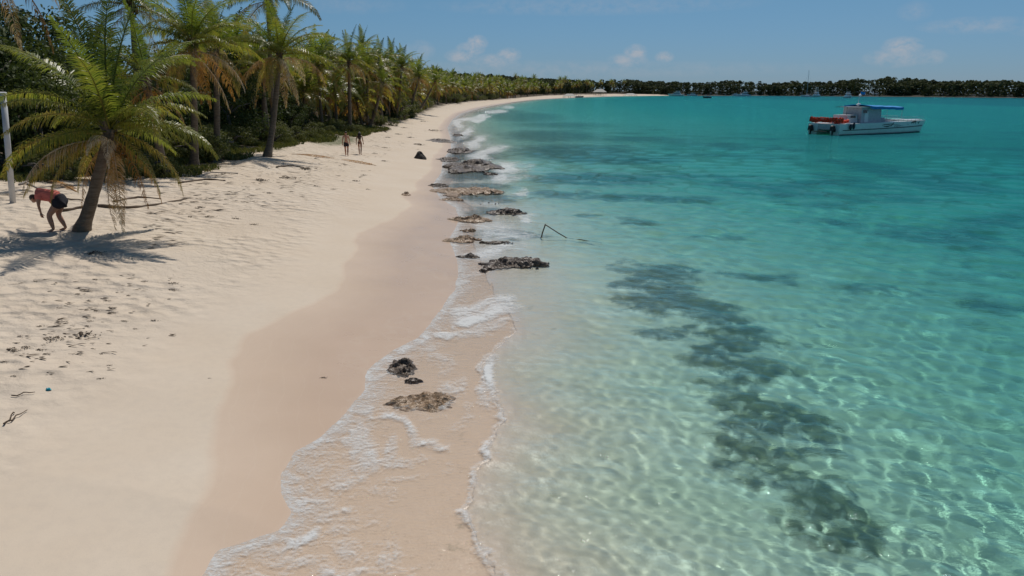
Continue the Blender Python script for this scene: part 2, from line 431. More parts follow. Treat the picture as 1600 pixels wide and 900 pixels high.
# the last centimetre at the edge: a clear film carrying foam
m_swash, k = new_mat('swash_water')
pos = k.n('ShaderNodeNewGeometry').outputs['Position']
foam = k.attr('foam').outputs['Fac']
f1 = k.noise(k.mapping(pos, (1, 1.7, 1), (0, 0, R(-12))), 1.7, 8, .74, 1.2); f2 = k.noise(k.mapping(pos, (1, 1.8, 1)), 13, 4, .6, .8)
ff = k.math('ADD', foam, k.math('MULTIPLY', k.math('SUBTRACT', k.math('ADD', k.math('MULTIPLY', f1, .58), k.math('MULTIPLY', f2, .42)), .5), 2.6))
tr = k.n('ShaderNodeBsdfTransparent'); tr.inputs[0].default_value = (.975, .975, .965, 1)
gs = k.n('ShaderNodeBsdfGlossy'); gs.inputs['Roughness'].default_value = .05
sb = k.n('ShaderNodeBump'); sb.inputs['Strength'].default_value = .6; sb.inputs['Distance'].default_value = 1.0
k.l(k.math('ADD', k.math('MULTIPLY', k.noise(k.mapping(pos, (1, 2, 1), (0, 0, R(-12))), 3.5, 4, .6), .035), k.math('MULTIPLY', f2, .012)), sb.inputs['Height'])
k.l(sb.outputs[0], gs.inputs['Normal'])
fz = k.n('ShaderNodeFresnel'); fz.inputs[0].default_value = 1.33; k.l(sb.outputs[0], fz.inputs['Normal'])
m1 = k.n('ShaderNodeMixShader'); k.l(fz.outputs[0], m1.inputs[0]); k.l(tr.outputs[0], m1.inputs[1]); k.l(gs.outputs[0], m1.inputs[2])
fd = k.n('ShaderNodeBsdfDiffuse'); fd.inputs[0].default_value = (.74, .75, .74, 1)
mx = k.n('ShaderNodeMixShader')
k.l(k.ramp(ff, [(.38, 0), (.66, .30), (1.15, .80)]), mx.inputs[0]); k.l(m1.outputs[0], mx.inputs[1]); k.l(fd.outputs[0], mx.inputs[2])
out = k.n('ShaderNodeOutputMaterial'); k.l(mx.outputs[0], out.inputs[0])

X, Y = polar_grid(4.6, 6000, 0.007, R(-34), R(46), 960, (42, .0032))
S = seg_dist(X, Y, SHP)
rdist = np.hypot(X, Y)
keep = S < .25
Zw = np.zeros(X.shape)
cell = np.maximum(rdist * np.where(rdist < 42, .0032, .007), .01)
for i in range(140):
    lam = .13 * (2.8 / .13) ** (rng.random())
    th = R(215) + rng.normal() * R(52)             # travelling towards the beach
    amp = lam * (.0050 if lam < .45 else .0030 if lam < 1.2 else .0026)
    ph = rng.random() * 6.283
    fade = np.clip((lam / cell - 3.5) / 4, 0, 1)
    Zw += fade * amp * np.sin((X * math.cos(th) + Y * math.sin(th)) * 2 * PI / lam + ph)
Zw *= (.35 + 1.3 * fbm(X / 2.6, Y / 3.4, 3, 71)) * (1 - .38 * np.clip((-S - 5) / 6, 0, 1) * np.clip((40 - rdist) / 15, 0, 1))
calm = np.clip(.10 - S / 9.0, .04, 1)
Zw *= calm
# the last low wave running up the sand; seaward of it the sea proper, landward the swash
dw = line_dist(X, Y); dl = line_dist(X, Y)
wfade = np.clip((21 - rdist) / 6, 0, 1)
Zw += wfade * (.035 * np.exp(-((dw + .05) / .12) ** 2) * (0.3 + fbm(X / .6, Y / .6, 2, 3)))
Zw *= np.where(dl > 0, .5, np.clip(.35 - dl / 1.0, 0, 1))
Zw += .010
# foam: fringe of the swash, surf round the rocks, wave crest
fr = np.exp(-np.clip(-S, 0, 9) / .9) * .76
FOAM = []
for px, py, wp, dp, a in [(735, 490, 55, 22, .85), (755, 520, 50, 22, .6), (700, 520, 55, 14, .8), (665, 545, 50, 14, .7), (745, 470, 40, 12, .7), (640, 560, 30, 16, .5), (757, 598, 16, 30, .9), (690, 610, 40, 14, .5), (640, 655, 60, 10, .7), (690, 665, 35, 12, .6),
                          (560, 690, 50, 22, .62), (520, 715, 50, 18, .55), (620, 690, 60, 14, .55), (480, 800, 30, 22, .75), (500, 770, 30, 18, .55), (540, 820, 60, 20, .5), (480, 850, 60, 14, .5), (620, 850, 60, 30, .5), (540, 870, 80, 24, .6), (430, 870, 70, 12, .5), (560, 790, 40, 8, .5), (600, 600, 18, 26, .6), (570, 655, 26, 16, .6), (560, 740, 60, 16, .42), (600, 720, 60, 12, .42), (520, 790, 40, 30, .45), (460, 830, 40, 20, .5), (580, 840, 70, 30, .40), (660, 870, 60, 24, .36), (560, 890, 90, 20, .5), (700, 580, 40, 20, .42), (720, 640, 30, 20, .36), (640, 630, 40, 20, .36), (690, 560, 40, 20, .5), (470, 880, 60, 20, .5), (690, 700, 40, 14, .32),
                          (775, 362, 60, 16, .85), (800, 372, 50, 10, .8), (770, 395, 60, 12, .95), (815, 392, 50, 8, .6), (830, 338, 24, 8, .85), (760, 355, 40, 8, .8), (735, 390, 28, 8, .8), (795, 262, 30, 12, 1), (785, 278, 40, 10, 1), (770, 240, 26, 14, 1), (810, 278, 30, 6, .8), (745, 222, 20, 12, 1),
                          (725, 207, 16, 10, 1), (722, 192, 16, 10, 1), (805, 305, 26, 4, .9), (735, 182, 16, 6, 1), (755, 174, 20, 4, .9), (775, 167, 20, 3, .8), (800, 300, 20, 4, .7), (760, 320, 30, 4, .6), (735, 432, 30, 10, .5), (790, 430, 50, 4, .5)]:
    c_ = at(px, py, 0); e_ = at(px + wp, py, 0); g_ = at(px, py - dp, 0)
    FOAM.append((c_.x, c_.y, abs(e_.x - c_.x), abs(g_.y - c_.y) * (1.0 if py > 420 else 1.25), 0, a * 1.18 if py > 420 else a * .88))
wfx = (fbm(X / .9, Y / .9, 3, 61) - .5) * 1.2; wfy = (fbm(X / .9, Y / .9, 3, 62) - .5) * 1.4
wsc = 1 + rdist / 28
wfx = (fbm(X / (.9 * wsc), Y / (.9 * wsc), 4, 61) - .5) * 1.3 * wsc; wfy = (fbm(X / (.9 * wsc), Y / (1.4 * wsc), 4, 62) - .5) * 2.2 * wsc
patch = blob_field(X + wfx, Y + wfy, FOAM)
foamv = np.maximum(fr, patch)
foamv = np.maximum(foamv, np.exp(-((dw - .02) / .10) ** 2) * (.50 + .45 * fbm(X / .5, Y / .5, 3, 88)) * wfade)
foamv = np.maximum(foamv, np.exp(-np.clip(-S, 0, 99) / 2.2) * .75 * np.clip((rdist - 60) / 60, 0, 1) * (X < 150))
foamv = np.where(X < 195, foamv, 0)
deep = np.clip(-np.maximum(np.interp(S, PROF_S, PROF_Z), -.02 - np.clip(-dl, 0, 60) ** .8 * .16), 0, 9)
attrs = dict(foam=foamv, depth=deep, far=np.clip((rdist - 35) / 110, 0, 1), mid=np.clip((rdist - 18) / 45, 0, 1))
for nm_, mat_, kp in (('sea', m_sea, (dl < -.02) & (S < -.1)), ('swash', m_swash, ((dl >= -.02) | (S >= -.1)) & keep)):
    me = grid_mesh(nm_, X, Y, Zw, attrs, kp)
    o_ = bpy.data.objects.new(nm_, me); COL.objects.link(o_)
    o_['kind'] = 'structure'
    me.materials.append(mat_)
    o_.cycles.is_caustics_caster = (nm_ == 'sea')
# ------------------------------------------------------------------ builders
def tag(o, label=None, cat=None, group=None, kind=None):
    if label: o['label'] = label
    if cat: o['category'] = cat
    if group: o['group'] = group
    if kind: o['kind'] = kind
    return o
def empty(name, loc, rz=0.0):
    o = bpy.data.objects.new(name, None)
    COL.objects.link(o)
    o.location = loc
    o.rotation_euler = (0, 0, rz)
    o.empty_display_size = .3
    return o
class MB:
    """collects faces for one mesh; every face carries a tone value"""
    def __init__(self):
        self.v = []; self.f = []; self.tn = []; self.m = []
    def face(self, pts, tone=.5, mi=0):
        i = len(self.v)
        self.v.extend([tuple(p) for p in pts])
        self.f.append(tuple(range(i, i + len(pts))))
        self.tn.append(tone); self.m.append(mi)
    def idx(self, verts, faces, tone=.5, mi=0):
        i = len(self.v)
        self.v.extend([tuple(p) for p in verts])
        for f in faces:
            self.f.append(tuple(a + i for a in f)); self.tn.append(tone); self.m.append(mi)
    def tube(self, pts, rad, n=8, tone=.5, mi=0, cap=True):
        pts = [Vector(p) for p in pts]
        rings = []
        up = Vector((0, 0, 1))
        for i, p in enumerate(pts):
            d = (pts[min(i + 1, len(pts) - 1)] - pts[max(i - 1, 0)])
            d = d.normalized() if d.length > 1e-9 else Vector((0, 0, 1))
            a = d.orthogonal() if i == 0 else (a - d * a.dot(d))
            a = a.normalized(); b = d.cross(a)
            r = rad[i] if hasattr(rad, '__len__') else rad
            rings.append([p + (a * math.cos(t) + b * math.sin(t)) * r for t in [2 * PI * j / n for j in range(n)]])
        vs = [q for r_ in rings for q in r_]
        fs = []
        for i in range(len(pts) - 1):
            for j in range(n):
                fs.append((i * n + j, i * n + (j + 1) % n, (i + 1) * n + (j + 1) % n, (i + 1) * n + j))
        if cap:
            fs.append(tuple(range(n))[::-1]); fs.append(tuple(range((len(pts) - 1) * n, len(pts) * n)))
        self.idx(vs, fs, tone, mi)
    def box(self, c, s, rot=None, tone=.5, mi=0, taper=1.0):
        vs = []
        for z in (-.5, .5):
            k_ = 1.0 if z < 0 else taper
            for x, y in ((-.5, -.5), (.5, -.5), (.5, .5), (-.5, .5)):
                p = Vector((x * s[0] * k_, y * s[1] * k_, z * s[2]))
                if rot is not None: p = rot @ p
                vs.append(p + Vector(c))
        self.idx(vs, [(3, 2, 1, 0), (4, 5, 6, 7), (0, 1, 5, 4), (1, 2, 6, 5), (2, 3, 7, 6), (3, 0, 4, 7)], tone, mi)
    def ball(self, c, r, n=8, tone=.5, mi=0, jit=0.0, rnd=None):
        c = Vector(c); vs = []; fs = []
        r = r if hasattr(r, '__len__') else (r, r, r)
        m_ = max(3, n // 2)
        for i in range(m_ + 1):
            th = PI * i / m_
            for j in range(n):
                ph = 2 * PI * j / n
                q = 1 + (rnd.uniform(-jit, jit) if jit else 0)
                vs.append(c + Vector((math.sin(th) * math.cos(ph) * r[0] * q, math.sin(th) * math.sin(ph) * r[1] * q, math.cos(th) * r[2] * q)))
        for i in range(m_):
            for j in range(n):
                fs.append((i * n + j, (i + 1) * n + j, (i + 1) * n + (j + 1) % n, i * n + (j + 1) % n))
        self.idx(vs, fs, tone, mi)
    def mesh(self, name, mats, smooth=False):
        me = bpy.data.meshes.new(name)
        me.from_pydata(self.v, [], self.f)
        a = me.attributes.new('tone', 'FLOAT', 'FACE')
        a.data.foreach_set('value', np.array(self.tn, dtype=np.float32))
        for m in (mats if isinstance(mats, (list, tuple)) else [mats]):
            me.materials.append(m)
        me.polygons.foreach_set('material_index', np.array(self.m, dtype=np.int32))
        if smooth:
            me.polygons.foreach_set('use_smooth', np.ones(len(self.f), dtype=bool))
        me.update()
        return me
    def build(self, name, mats, parent=None, smooth=False, loc=None):
        return link(name, self.mesh(name, mats, smooth), parent, loc)
def link(name, me, parent=None, loc=None, rot=None, scale=None):
    o = bpy.data.objects.new(name, me)
    COL.objects.link(o)
    if parent is not None: o.parent = parent
    if loc is not None: o.location = loc
    if rot is not None: o.rotation_euler = rot
    if scale is not None: o.scale = (scale, scale, scale) if isinstance(scale, (int, float)) else scale
    return o
def copy_tree(o, parent=None):
    c = o.copy(); COL.objects.link(c); c.parent = parent
    for ch in o.children:
        copy_tree(ch, c)
    return c

# ------------------------------------------------------------------ plant materials
def leaf_mat(name, stops, trans=.35, rough=.45, nscale=2.0, spec=.4, jitter=.25):
    m, k = new_mat(name)
    tn = k.attr('tone').outputs['Fac']
    oi = k.n('ShaderNodeObjectInfo').outputs['Random']
    gp = k.n('ShaderNodeTexCoord').outputs['Object']
    f = k.math('ADD', tn, k.math('MULTIPLY', k.math('SUBTRACT', k.noise(gp, nscale, 3), .5), .5))
    f = k.math('ADD', f, k.math('MULTIPLY', k.math('SUBTRACT', oi, .5), jitter))
    c = k.ramp(f, stops)
    p = k.n('ShaderNodeBsdfPrincipled')
    k.l(c, p.inputs['Base Color']); p.inputs['Roughness'].default_value = rough; p.inputs['Specular IOR Level'].default_value = spec
    t = k.n('ShaderNodeBsdfTranslucent')
    k.l(k.mix(1.0, c, (1.25, 1.25, .7), 'MULTIPLY'), t.inputs[0])
    mx = k.n('ShaderNodeMixShader'); mx.inputs[0].default_value = trans
    k.l(p.outputs[0], mx.inputs[1]); k.l(t.outputs[0], mx.inputs[2])
    o = k.n('ShaderNodeOutputMaterial'); k.l(mx.outputs[0], o.inputs[0])
    return m
m_frond = leaf_mat('palm_frond', [(0, (.070, .110, .020)), (.4, (.130, .175, .030)), (.72, (.22, .225, .042)), (1, (.38, .27, .07))], .54, .38, 1.2, .5)
m_dry = leaf_mat('dry_palm_frond', [(0, (.24, .11, .030)), (.4, (.42, .20, .050)), (.7, (.50, .30, .13)), (1, (.60, .50, .40))], .30, .6, 1.2, .3, .5)
m_leaf = leaf_mat('broad_leaf', [(0, (.028, .043, .014)), (.5, (.060, .085, .024)), (1, (.12, .14, .04))], .28, .62, .8, .22)
m_scrub = leaf_mat('scrub_leaf', [(0, (.06, .075, .022)), (.5, (.115, .13, .036)), (1, (.19, .18, .065))], .3, .6, .8, .3)
m_farleaf = leaf_mat('far_leaf', [(0, (.045, .055, .028)), (.5, (.085, .098, .045)), (1, (.115, .125, .06))], .15, .8, .05, .1)
m_weed = leaf_mat('dry_seaweed', [(0, (.020, .013, .008)), (.5, (.055, .034, .020)), (1, (.13, .085, .05))], .05, .8, 4, .2)

def bark_mat(name, c0, c1, ring=9.0):
    m, k = new_mat(name)
    gp = k.n('ShaderNodeTexCoord').outputs['Object']
    a = k.noise(k.mapping(gp, (2, 2, ring)), 1.5, 5, .65, .4)
    b = k.noise(gp, 22, 3)
    c = k.mix(k.ramp(a, [(.35, 0), (.65, 1)]), c0, c1)
    c = k.mix(k.math('MULTIPLY', b, .5), c, tuple(x * .5 for x in c0))
    p = k.n('ShaderNodeBsdfPrincipled'); k.l(c, p.inputs['Base Color']); p.inputs['Roughness'].default_value = .9
    bm = k.n('ShaderNodeBump'); bm.inputs['Strength'].default_value = .7; bm.inputs['Distance'].default_value = .04
    k.l(k.math('ADD', a, k.math('MULTIPLY', b, .4)), bm.inputs['Height']); k.l(bm.outputs[0], p.inputs['Normal'])
    o = k.n('ShaderNodeOutputMaterial'); k.l(p.outputs[0], o.inputs[0])
    return m
m_bark = bark_mat('palm_bark', (.13, .095, .065), (.26, .20, .145))
m_wood = bark_mat('tree_bark', (.10, .085, .07), (.22, .19, .16), 1.0)
m_drift = bark_mat('driftwood', (.10, .065, .042), (.20, .14, .095), 1.0)
m_palewood = bark_mat('bleached_driftwood', (.30, .25, .21), (.46, .41, .36), 1.0)

# ------------------------------------------------------------------ coconut palms
def frond(mb, L, e0, droop, az=0.0, leaf=.75, n=70, dead=0.0, roll=0.0, rnd=random, origin=Vector((0, 0, 0)), sway=0.0, tone=.5, wid=.034, mi=0, sag=1.0):
    """one pinnate frond: curved midrib with two combs of hanging leaflets"""
    N = 16
    p = Vector(origin); pts = [p.copy()]
    az_ = az
    for i in range(N):
        t = (i + .5) / N
        e = e0 - droop * t ** 1.35
        az_ = az + sway * t * t
        d = Vector((math.cos(e) * math.cos(az_), math.cos(e) * math.sin(az_), math.sin(e)))
        p = p + d * (L / N); pts.append(p.copy())
    mb.tube(pts, [max(.006, .035 * (1 - i / N) ** .7) * (L / 4) for i in range(N + 1)], 5, min(1, tone + .25), mi)
    def ev(t):
        x = t * N; i = min(N - 1, int(x)); u = x - i
        return pts[i].lerp(pts[i + 1], u), (pts[i + 1] - pts[i]).normalized()
    for q in range(n):
        t = .13 + .87 * (q + rnd.random() * .6) / n
        c, tan = ev(min(t, .999))
        side = tan.cross(Vector((0, 0, 1)))
        if side.length < .15: side = Vector((-math.sin(az), math.cos(az), 0))
        side.normalize()
        up = side.cross(tan).normalized()
        rl = roll + sway * t
        side, up = side * math.cos(rl) + up * math.sin(rl), up * math.cos(rl) - side * math.sin(rl)
        prof = (.45 + .55 * math.sin(PI * min(1, (t + .08) ** .8))) * (1 - .55 * max(0, (t - .7) / .3))
        fwd = .35 + .75 * t ** 2
        for sg in (-1, 1):
            if dead > .3 and rnd.random() < dead * .35: continue
            l = leaf * prof * rnd.uniform(.70, 1.12)
            if rnd.random() < .05: continue
            lift = .30 * (1 - t) - dead * .5 + rnd.uniform(-.24, .24)
            d0 = (side * sg + tan * fwd + up * lift).normalized()
            hang = rnd.uniform(.25, .6) * sag + dead * 1.3
            d1 = (d0 + Vector((0, 0, -hang))).normalized()
            d2 = (d0 + Vector((0, 0, -hang * 2.3))).normalized()
            wv = (tan - d0 * tan.dot(d0))
            if wv.length < .05: wv = up
            wv = wv.normalized() * (wid * .5 * rnd.uniform(.8, 1.15) * (1 - .4 * dead))
            a = c; b = a + d0 * l * .35; e_ = b + d1 * l * .35; g = e_ + d2 * l * .30
            tn = tone + rnd.uniform(-.16, .16) + .12 * t
            i0 = len(mb.v)
            mb.v.extend([tuple(a - wv * .6), tuple(a + wv * .6), tuple(b + wv), tuple(b - wv), tuple(e_ + wv * .75), tuple(e_ - wv * .75), tuple(g)])
            mb.f.extend([(i0, i0 + 1, i0 + 2, i0 + 3), (i0 + 3, i0 + 2, i0 + 4, i0 + 5), (i0 + 5, i0 + 4, i0 + 6)])
            mb.tn.extend([tn, tn, tn + .05]); mb.m.extend([mi] * 3)
def trunk_pts(dx, dy, h, bow=.5, n=14):
    """rises from the origin to (dx, dy, h): leans out first, then straightens"""
    return [Vector((dx * (t ** (1 - .45 * bow)), dy * (t ** (1 - .45 * bow)), h * t - (.25 if t == 0 else 0))) for t in [i / n for i in range(n + 1)]]
def trunk_mesh(dx, dy, h, r0, r1, bow=.5, seed=0):
    rn = random.Random(seed)
    mb = MB()
    pts = trunk_pts(dx, dy, h, bow, 22)
    rad = [(r1 + (r0 - r1) * (1 - i / 22) ** .8) * (1 + .75 * math.exp(-i / 1.4)) * (1 + rn.uniform(-.05, .05)) for i in range(23)]
    mb.tube(pts, rad, 12, .5)
    # old leaf bases round the top
    top = pts[-1]
    for i in range(16):
        a = rn.uniform(0, 2 * PI); z = rn.uniform(-.7, .05)
        o = top + Vector((math.cos(a) * r1 * .9, math.sin(a) * r1 * .9, z))
        e = o + Vector((math.cos(a) * .16, math.sin(a) * .16, .30))
        mb.tube([o, o.lerp(e, .5) + Vector((0, 0, .05)), e], [.07, .05, .02], 5, .3)
    return mb.mesh('trunk', m_bark, True)
FR = {}
def frond_lib():
    rn = random.Random(11)
    for nm_, e0, dr in (('up', 82, 22), ('high', 62, 62), ('mid', 38, 72), ('low', 12, 68), ('hang', -12, 66)):
        for v in range(3):
            mb = MB()
            frond(mb, 4.0, R(e0 + rn.uniform(-5, 5)), R(dr * rn.uniform(.85, 1.2)), 0, (.80 if nm_ != 'up' else .70), 80, 0.0 if nm_ != 'hang' else .25, R(rn.uniform(-22, 22)), rn, sway=R(rn.uniform(-25, 25)),
                  tone={'up': .36, 'high': .42, 'mid': .50, 'low': .62, 'hang': .82}[nm_], sag={'up': .5, 'high': 1.1, 'mid': 1.6, 'low': 2.2, 'hang': 2.6}[nm_])
            FR[nm_, v] = mb.mesh('frond', m_frond)
    for v in range(4):
        mb = MB()
        frond(mb, 3.6, R([-5, -30, -48, 12][v]), R([75, 55, 36, 105][v]), 0, .66, 80, .8, R(rn.uniform(-30, 30)), rn, sway=R(rn.uniform(-20, 20)), tone=[.5, .35, .6, .85][v])
        FR['dead', v] = mb.mesh('dead_frond', m_dry)
frond_lib()
def coconuts(par, at_, n, rn):
    mb = MB()
    for i in range(n):
        a = rn.uniform(0, 2 * PI)
        mb.ball(at_ + Vector((math.cos(a) * .24, math.sin(a) * .24, -.12 - rn.uniform(0, .25))), (.11, .11, .14), 8, rn.uniform(.5, .9))
    mb.build('coconuts', m_frond, par, True)
def palm(loc, lean, h, fronds, r0=.19, r1=.13, bow=.5, seed=0, nuts=0):
    """lean = (dx, dy); fronds = (kind, azimuth deg, scale[, tilt deg])"""
    rn = random.Random(seed)
    root = empty('palm_tree', loc)
    link('trunk', trunk_mesh(lean[0], lean[1], h, r0, r1, bow, seed), root)
    top = Vector((lean[0], lean[1], h))
    for fr in fronds:
        kind, azd, sc = fr[:3]
        tilt = fr[3] if len(fr) > 3 else 0
        v = fr[4] if len(fr) > 4 else rn.randrange(4 if kind == 'dead' else 3)
        o = link('dead_frond' if kind == 'dead' else 'frond', FR[kind, v], root, top + Vector((0, 0, rn.uniform(-.25, .1) - (.25 if kind == 'dead' else 0))), (0, R(-tilt), R(azd)), sc)
        if kind == 'dead': o['label'] = 'dry brown dead frond'
    if nuts: coconuts(root, top, nuts, rn)
    return root
def auto_fronds(rn, n=22, ndead=6, sc=1.0):
    out = []
    ks = [('up', .14), ('high', .30), ('mid', .28), ('low', .18), ('hang', .10)]
    g = 0.0
    for kd, fr in ks:
        for i in range(max(1, round(n * fr))):
            g += 137.5
            out.append((kd, g + rn.uniform(-15, 15), sc * rn.uniform(.85, 1.1)))
    for i in range(ndead):
        g += 137.5
        out.append(('dead', g + rn.uniform(-15, 15), sc * rn.uniform(.8, 1.05)))
    return out
def pt(px, py, d):
    """point at distance d (along +Y) on the line of sight of a pixel"""
    a = (px - 800) / 1200; b = (450 - py) / 1200
    dy = math.cos(PITCH) + b * math.sin(PITCH); dz = -math.sin(PITCH) + b * math.cos(PITCH)
    return Vector((a / dy * d, d, CAM_H + dz / dy * d))
NEAR = [ # crown px, crown py, distance, base px, base dy, frond scale, n green, n dead, label
    (300, 66, 42, 296, .5, 1.0, 24, 9, 'tall coconut palm with a thick brown skirt of dead fronds, right behind the nearest palm'),
    (228, 122, 36, 252, 1.5, .8, 16, 6, 'leaning coconut palm whose trunk shows low between the nearest palm and the scrub'),
    (-12, -62, 31, -150, .5, .95, 16, 5, 'palm at the upper left edge with a pale dead frond hanging into view'),
    (205, 8, 46, 215, .5, .95, 20, 5, 'palm whose crown rises straight behind the nearest palm at the top edge'),
    (337, 75, 47, 332, -.5, .85, 18, 7, 'slim dark palm trunk with drooping whitish fronds left of the curved palm'),
    (437, 84, 52, 412, -2.5, 1.05, 24, 9, 'coconut palm with a curved trunk sweeping out over the sand, ragged orange dead fronds'),
    (411, 108, 63, 410, .5, .85, 16, 6, 'thin straight grey palm trunk just left of the curved palm'),
    (418, -2, 62, 425, .5, 1.15, 24, 3, 'tallest dark green palm standing above all others behind the curved palm'),
    (516, 92, 98, 515, .5, .95, 20, 6, 'upright straight palm with an ochre trunk behind the walking couple'),
    (494, 112, 106, 493, .3, .95, 18, 6, 'slender palm directly left of the ochre straight palm'),
    (545, 96, 84, 548, .3, 1.0, 20, 8, 'bushy palm with an orange skirt of dead fronds right of the ochre straight palm'),
    (567, 74, 124, 566, .3, .95, 18, 3, 'tall palm with an open crown poking above the row behind the walking couple'),
    (592, 96, 110, 597, .3, 1.0, 20, 7, 'palm with mixed green and orange fronds fourth along the row past the couple'),
    (598, 128, 94, 595, .3, .8, 16, 5, 'short palm at the front of the row with yellow lower fronds'),
    (628, 104, 124, 640, .3, 1.05, 22, 7, 'broad crowned palm at the bend of the row with long drooping fronds'),
    (612, 92, 140, 615, .3, 1.0, 20, 3, 'dark tall palm behind the broad crowned palm at the bend'),
    (655, 120, 142, 652, .3, 1.0, 20, 8, 'palm with a wide orange dead skirt beyond the broad crowned palm'),
    (680, 126, 165, 684, .3, .95, 20, 7, 'last single palm by the sand before the green bushes along the beach'),
]
def place_palms():
    # the nearest palm
    base = at(125, 360)
    cr = pt(172, 196, base.y - .2)
    F = [('up', 165, 1.02, 2, 0), ('up', 20, 1.0, 0, 1), ('up', 95, .95, 0, 2), ('up', 250, .80, -4, 1), ('high', 178, 1.05, 4, 0), ('high', 5, 1.02, 8, 1), ('high', 60, 1, 0, 2), ('high', 130, 1, 0, 0), ('high', 285, .9, 4, 1),
         ('high', 215, 1.0, 6, 2), ('mid', 188, 1.1, 6, 0), ('mid', -8, 1.0, 4, 1), ('mid', 25, 1, 0, 2), ('mid', 150, 1, 0, 1), ('mid', 225, .95, 0, 2), ('mid', 325, .9, 0, 0), ('mid', 75, 1, 0, 0), ('mid', 110, 1, 0, 1),
         ('low', 172, 1.05, 8, 0), ('low', 200, 1.05, 0, 1), ('low', -6, 1.02, 14, 2), ('low', 340, .9, 2, 0), ('low', 30, 1, 0, 1), ('low', 240, .9, 0, 2), ('low', 120, .9, 0, 0), ('low', 80, .9, 0, 2), ('hang', 195, 1.0, 6, 0), ('hang', 215, .9, 0, 1), ('hang', 330, .85, 0, 2), ('hang', 20, .9, 0, 1), ('hang', 150, .9, 0, 2),
         ('dead', 268, .55, 22, 3), ('dead', 290, .62, 10, 3), ('dead', 205, 1.0, 8, 0), ('dead', 300, .82, -12, 2), ('dead', 235, .85, -22, 2), ('dead', 330, .85, -4, 1), ('dead', 160, .9, 0, 1), ('dead', 10, .8, -6, 1), ('dead', 275, .9, -28, 2)]
    F = [(q[0], q[1], q[2] * {'up': 1.10, 'high': 1.0, 'mid': .85, 'low': .84, 'hang': .80, 'dead': .84}[q[0]]) + tuple(q[3:]) for q in F]
    p = palm(base - Vector((0, 0, .08)), (cr.x - base.x, cr.y - base.y), cr.z - base.z, F, .19, .14, .25, 1, 0)
    tag(p, 'nearest and largest palm on the open sand with its shadow at its foot', 'palm tree', 'coconut palms along the beach')
    for i, (cx, cy_, d, bx, bdy, sc, n, nd, lab) in enumerate(NEAR):
        rn = random.Random(40 + i)
        if d > 80: sc *= .92; nd += 3
        c = pt(cx, cy_, d)
        b = pt(bx, 200, d + bdy)
        for _ in range(6):
            V_ = seg_dist(np.array([b.x]), np.array([d + bdy]), VEG)[0]
            if d > 80 and V_ < 1.0: b.x -= (1.05 - V_)
        gz = hz(b.x, d + bdy)
        b = Vector((b.x, d + bdy, gz - .1))
        p = palm(b, (c.x - b.x, c.y - b.y), c.z - b.z, auto_fronds(rn, n, nd, sc), .19 + .002 * d * .2, .12, .6, 40 + i, 6 if i % 3 == 0 else 0)
        if i == 2:
            o = link('dead_frond', FR['dead', 1], p, (c.x - b.x, c.y - b.y, c.z - b.z), (0, R(6), R(-8)), 1.12)
            o['label'] = 'pale dead frond hanging into view'
        tag(p, lab, 'palm tree', 'coconut palms along the beach')
    # the frond that hangs into view at the upper left
place_palms()

def crown_meshes():
    out = []
    for v in range(5):
        rn = random.Random(200 + v)
        g = MB(); d = MB()
        az = 0
        for q in range(20):
            az += R(137.5)
            u = q / 20
            frond(g, 4.2 * rn.uniform(.85, 1.1), R(82 - 95 * u), R(30 + 55 * min(1, u * 1.6)), az, .85, 26, .0, R(rn.uniform(-25, 25)), rn, sway=R(rn.uniform(-20, 20)), tone=.34 + .42 * u, wid=.11)
        for q in range([5, 8, 3, 6, 9][v]):
            az += R(137.5)
            frond(d, 3.6 * rn.uniform(.8, 1.1), R(rn.uniform(-45, 5)), R(rn.uniform(35, 80)), az, .7, 22, .6, 0, rn, tone=rn.uniform(.25, .75), wid=.12, origin=Vector((0, 0, -.3)))
        out.append((g.mesh('crown', m_frond), d.mesh('dead_frond', m_dry)))
    return out
CROWNS = crown_meshes()
TRUNKS = [trunk_mesh(rn_, 0, 1.0 * 7.0, .18, .12, .6, 300 + i) for i, rn_ in enumerate((.2, .9, 1.6, -.7))]
def row_palm(x, y, h, rn, label, far=False):
    v = rn.randrange(5); tv = rn.randrange(4)
    root = empty('palm_tree', (x, y, hz(x, y) - .15), rn.uniform(0, 6.28))
    t = link('trunk', TRUNKS[tv], root, scale=(1, 1, h / 7.0))
    top = Vector(((.2, .9, 1.6, -.7)[tv], 0, h))
    s = rn.uniform(.85, 1.2)
    link('crown', CROWNS[v][0], root, top, (0, 0, rn.uniform(0, 6)), s)
    o = link('dead_frond', CROWNS[v][1], root, top, (0, 0, rn.uniform(0, 6)), s)
    o['label'] = 'skirt of dry brown dead fronds'
    tag(root, label, 'palm tree', 'palms in the long row lining the bay')
def veg_point(y, inland):
    """point at about distance y along the vegetation edge, moved inland"""
    for i in range(len(VEG) - 1):
        if VEG[i][1] <= y <= VEG[i + 1][1]:
            a, b = Vector(VEG[i]), Vector(VEG[i + 1])
            t = (y - a.y) / (b.y - a.y)
            p = a.lerp(b, t); d = (b - a).normalized()
            n = Vector((-d.y, d.x))
            q = p + n * inland
            return q.x, q.y
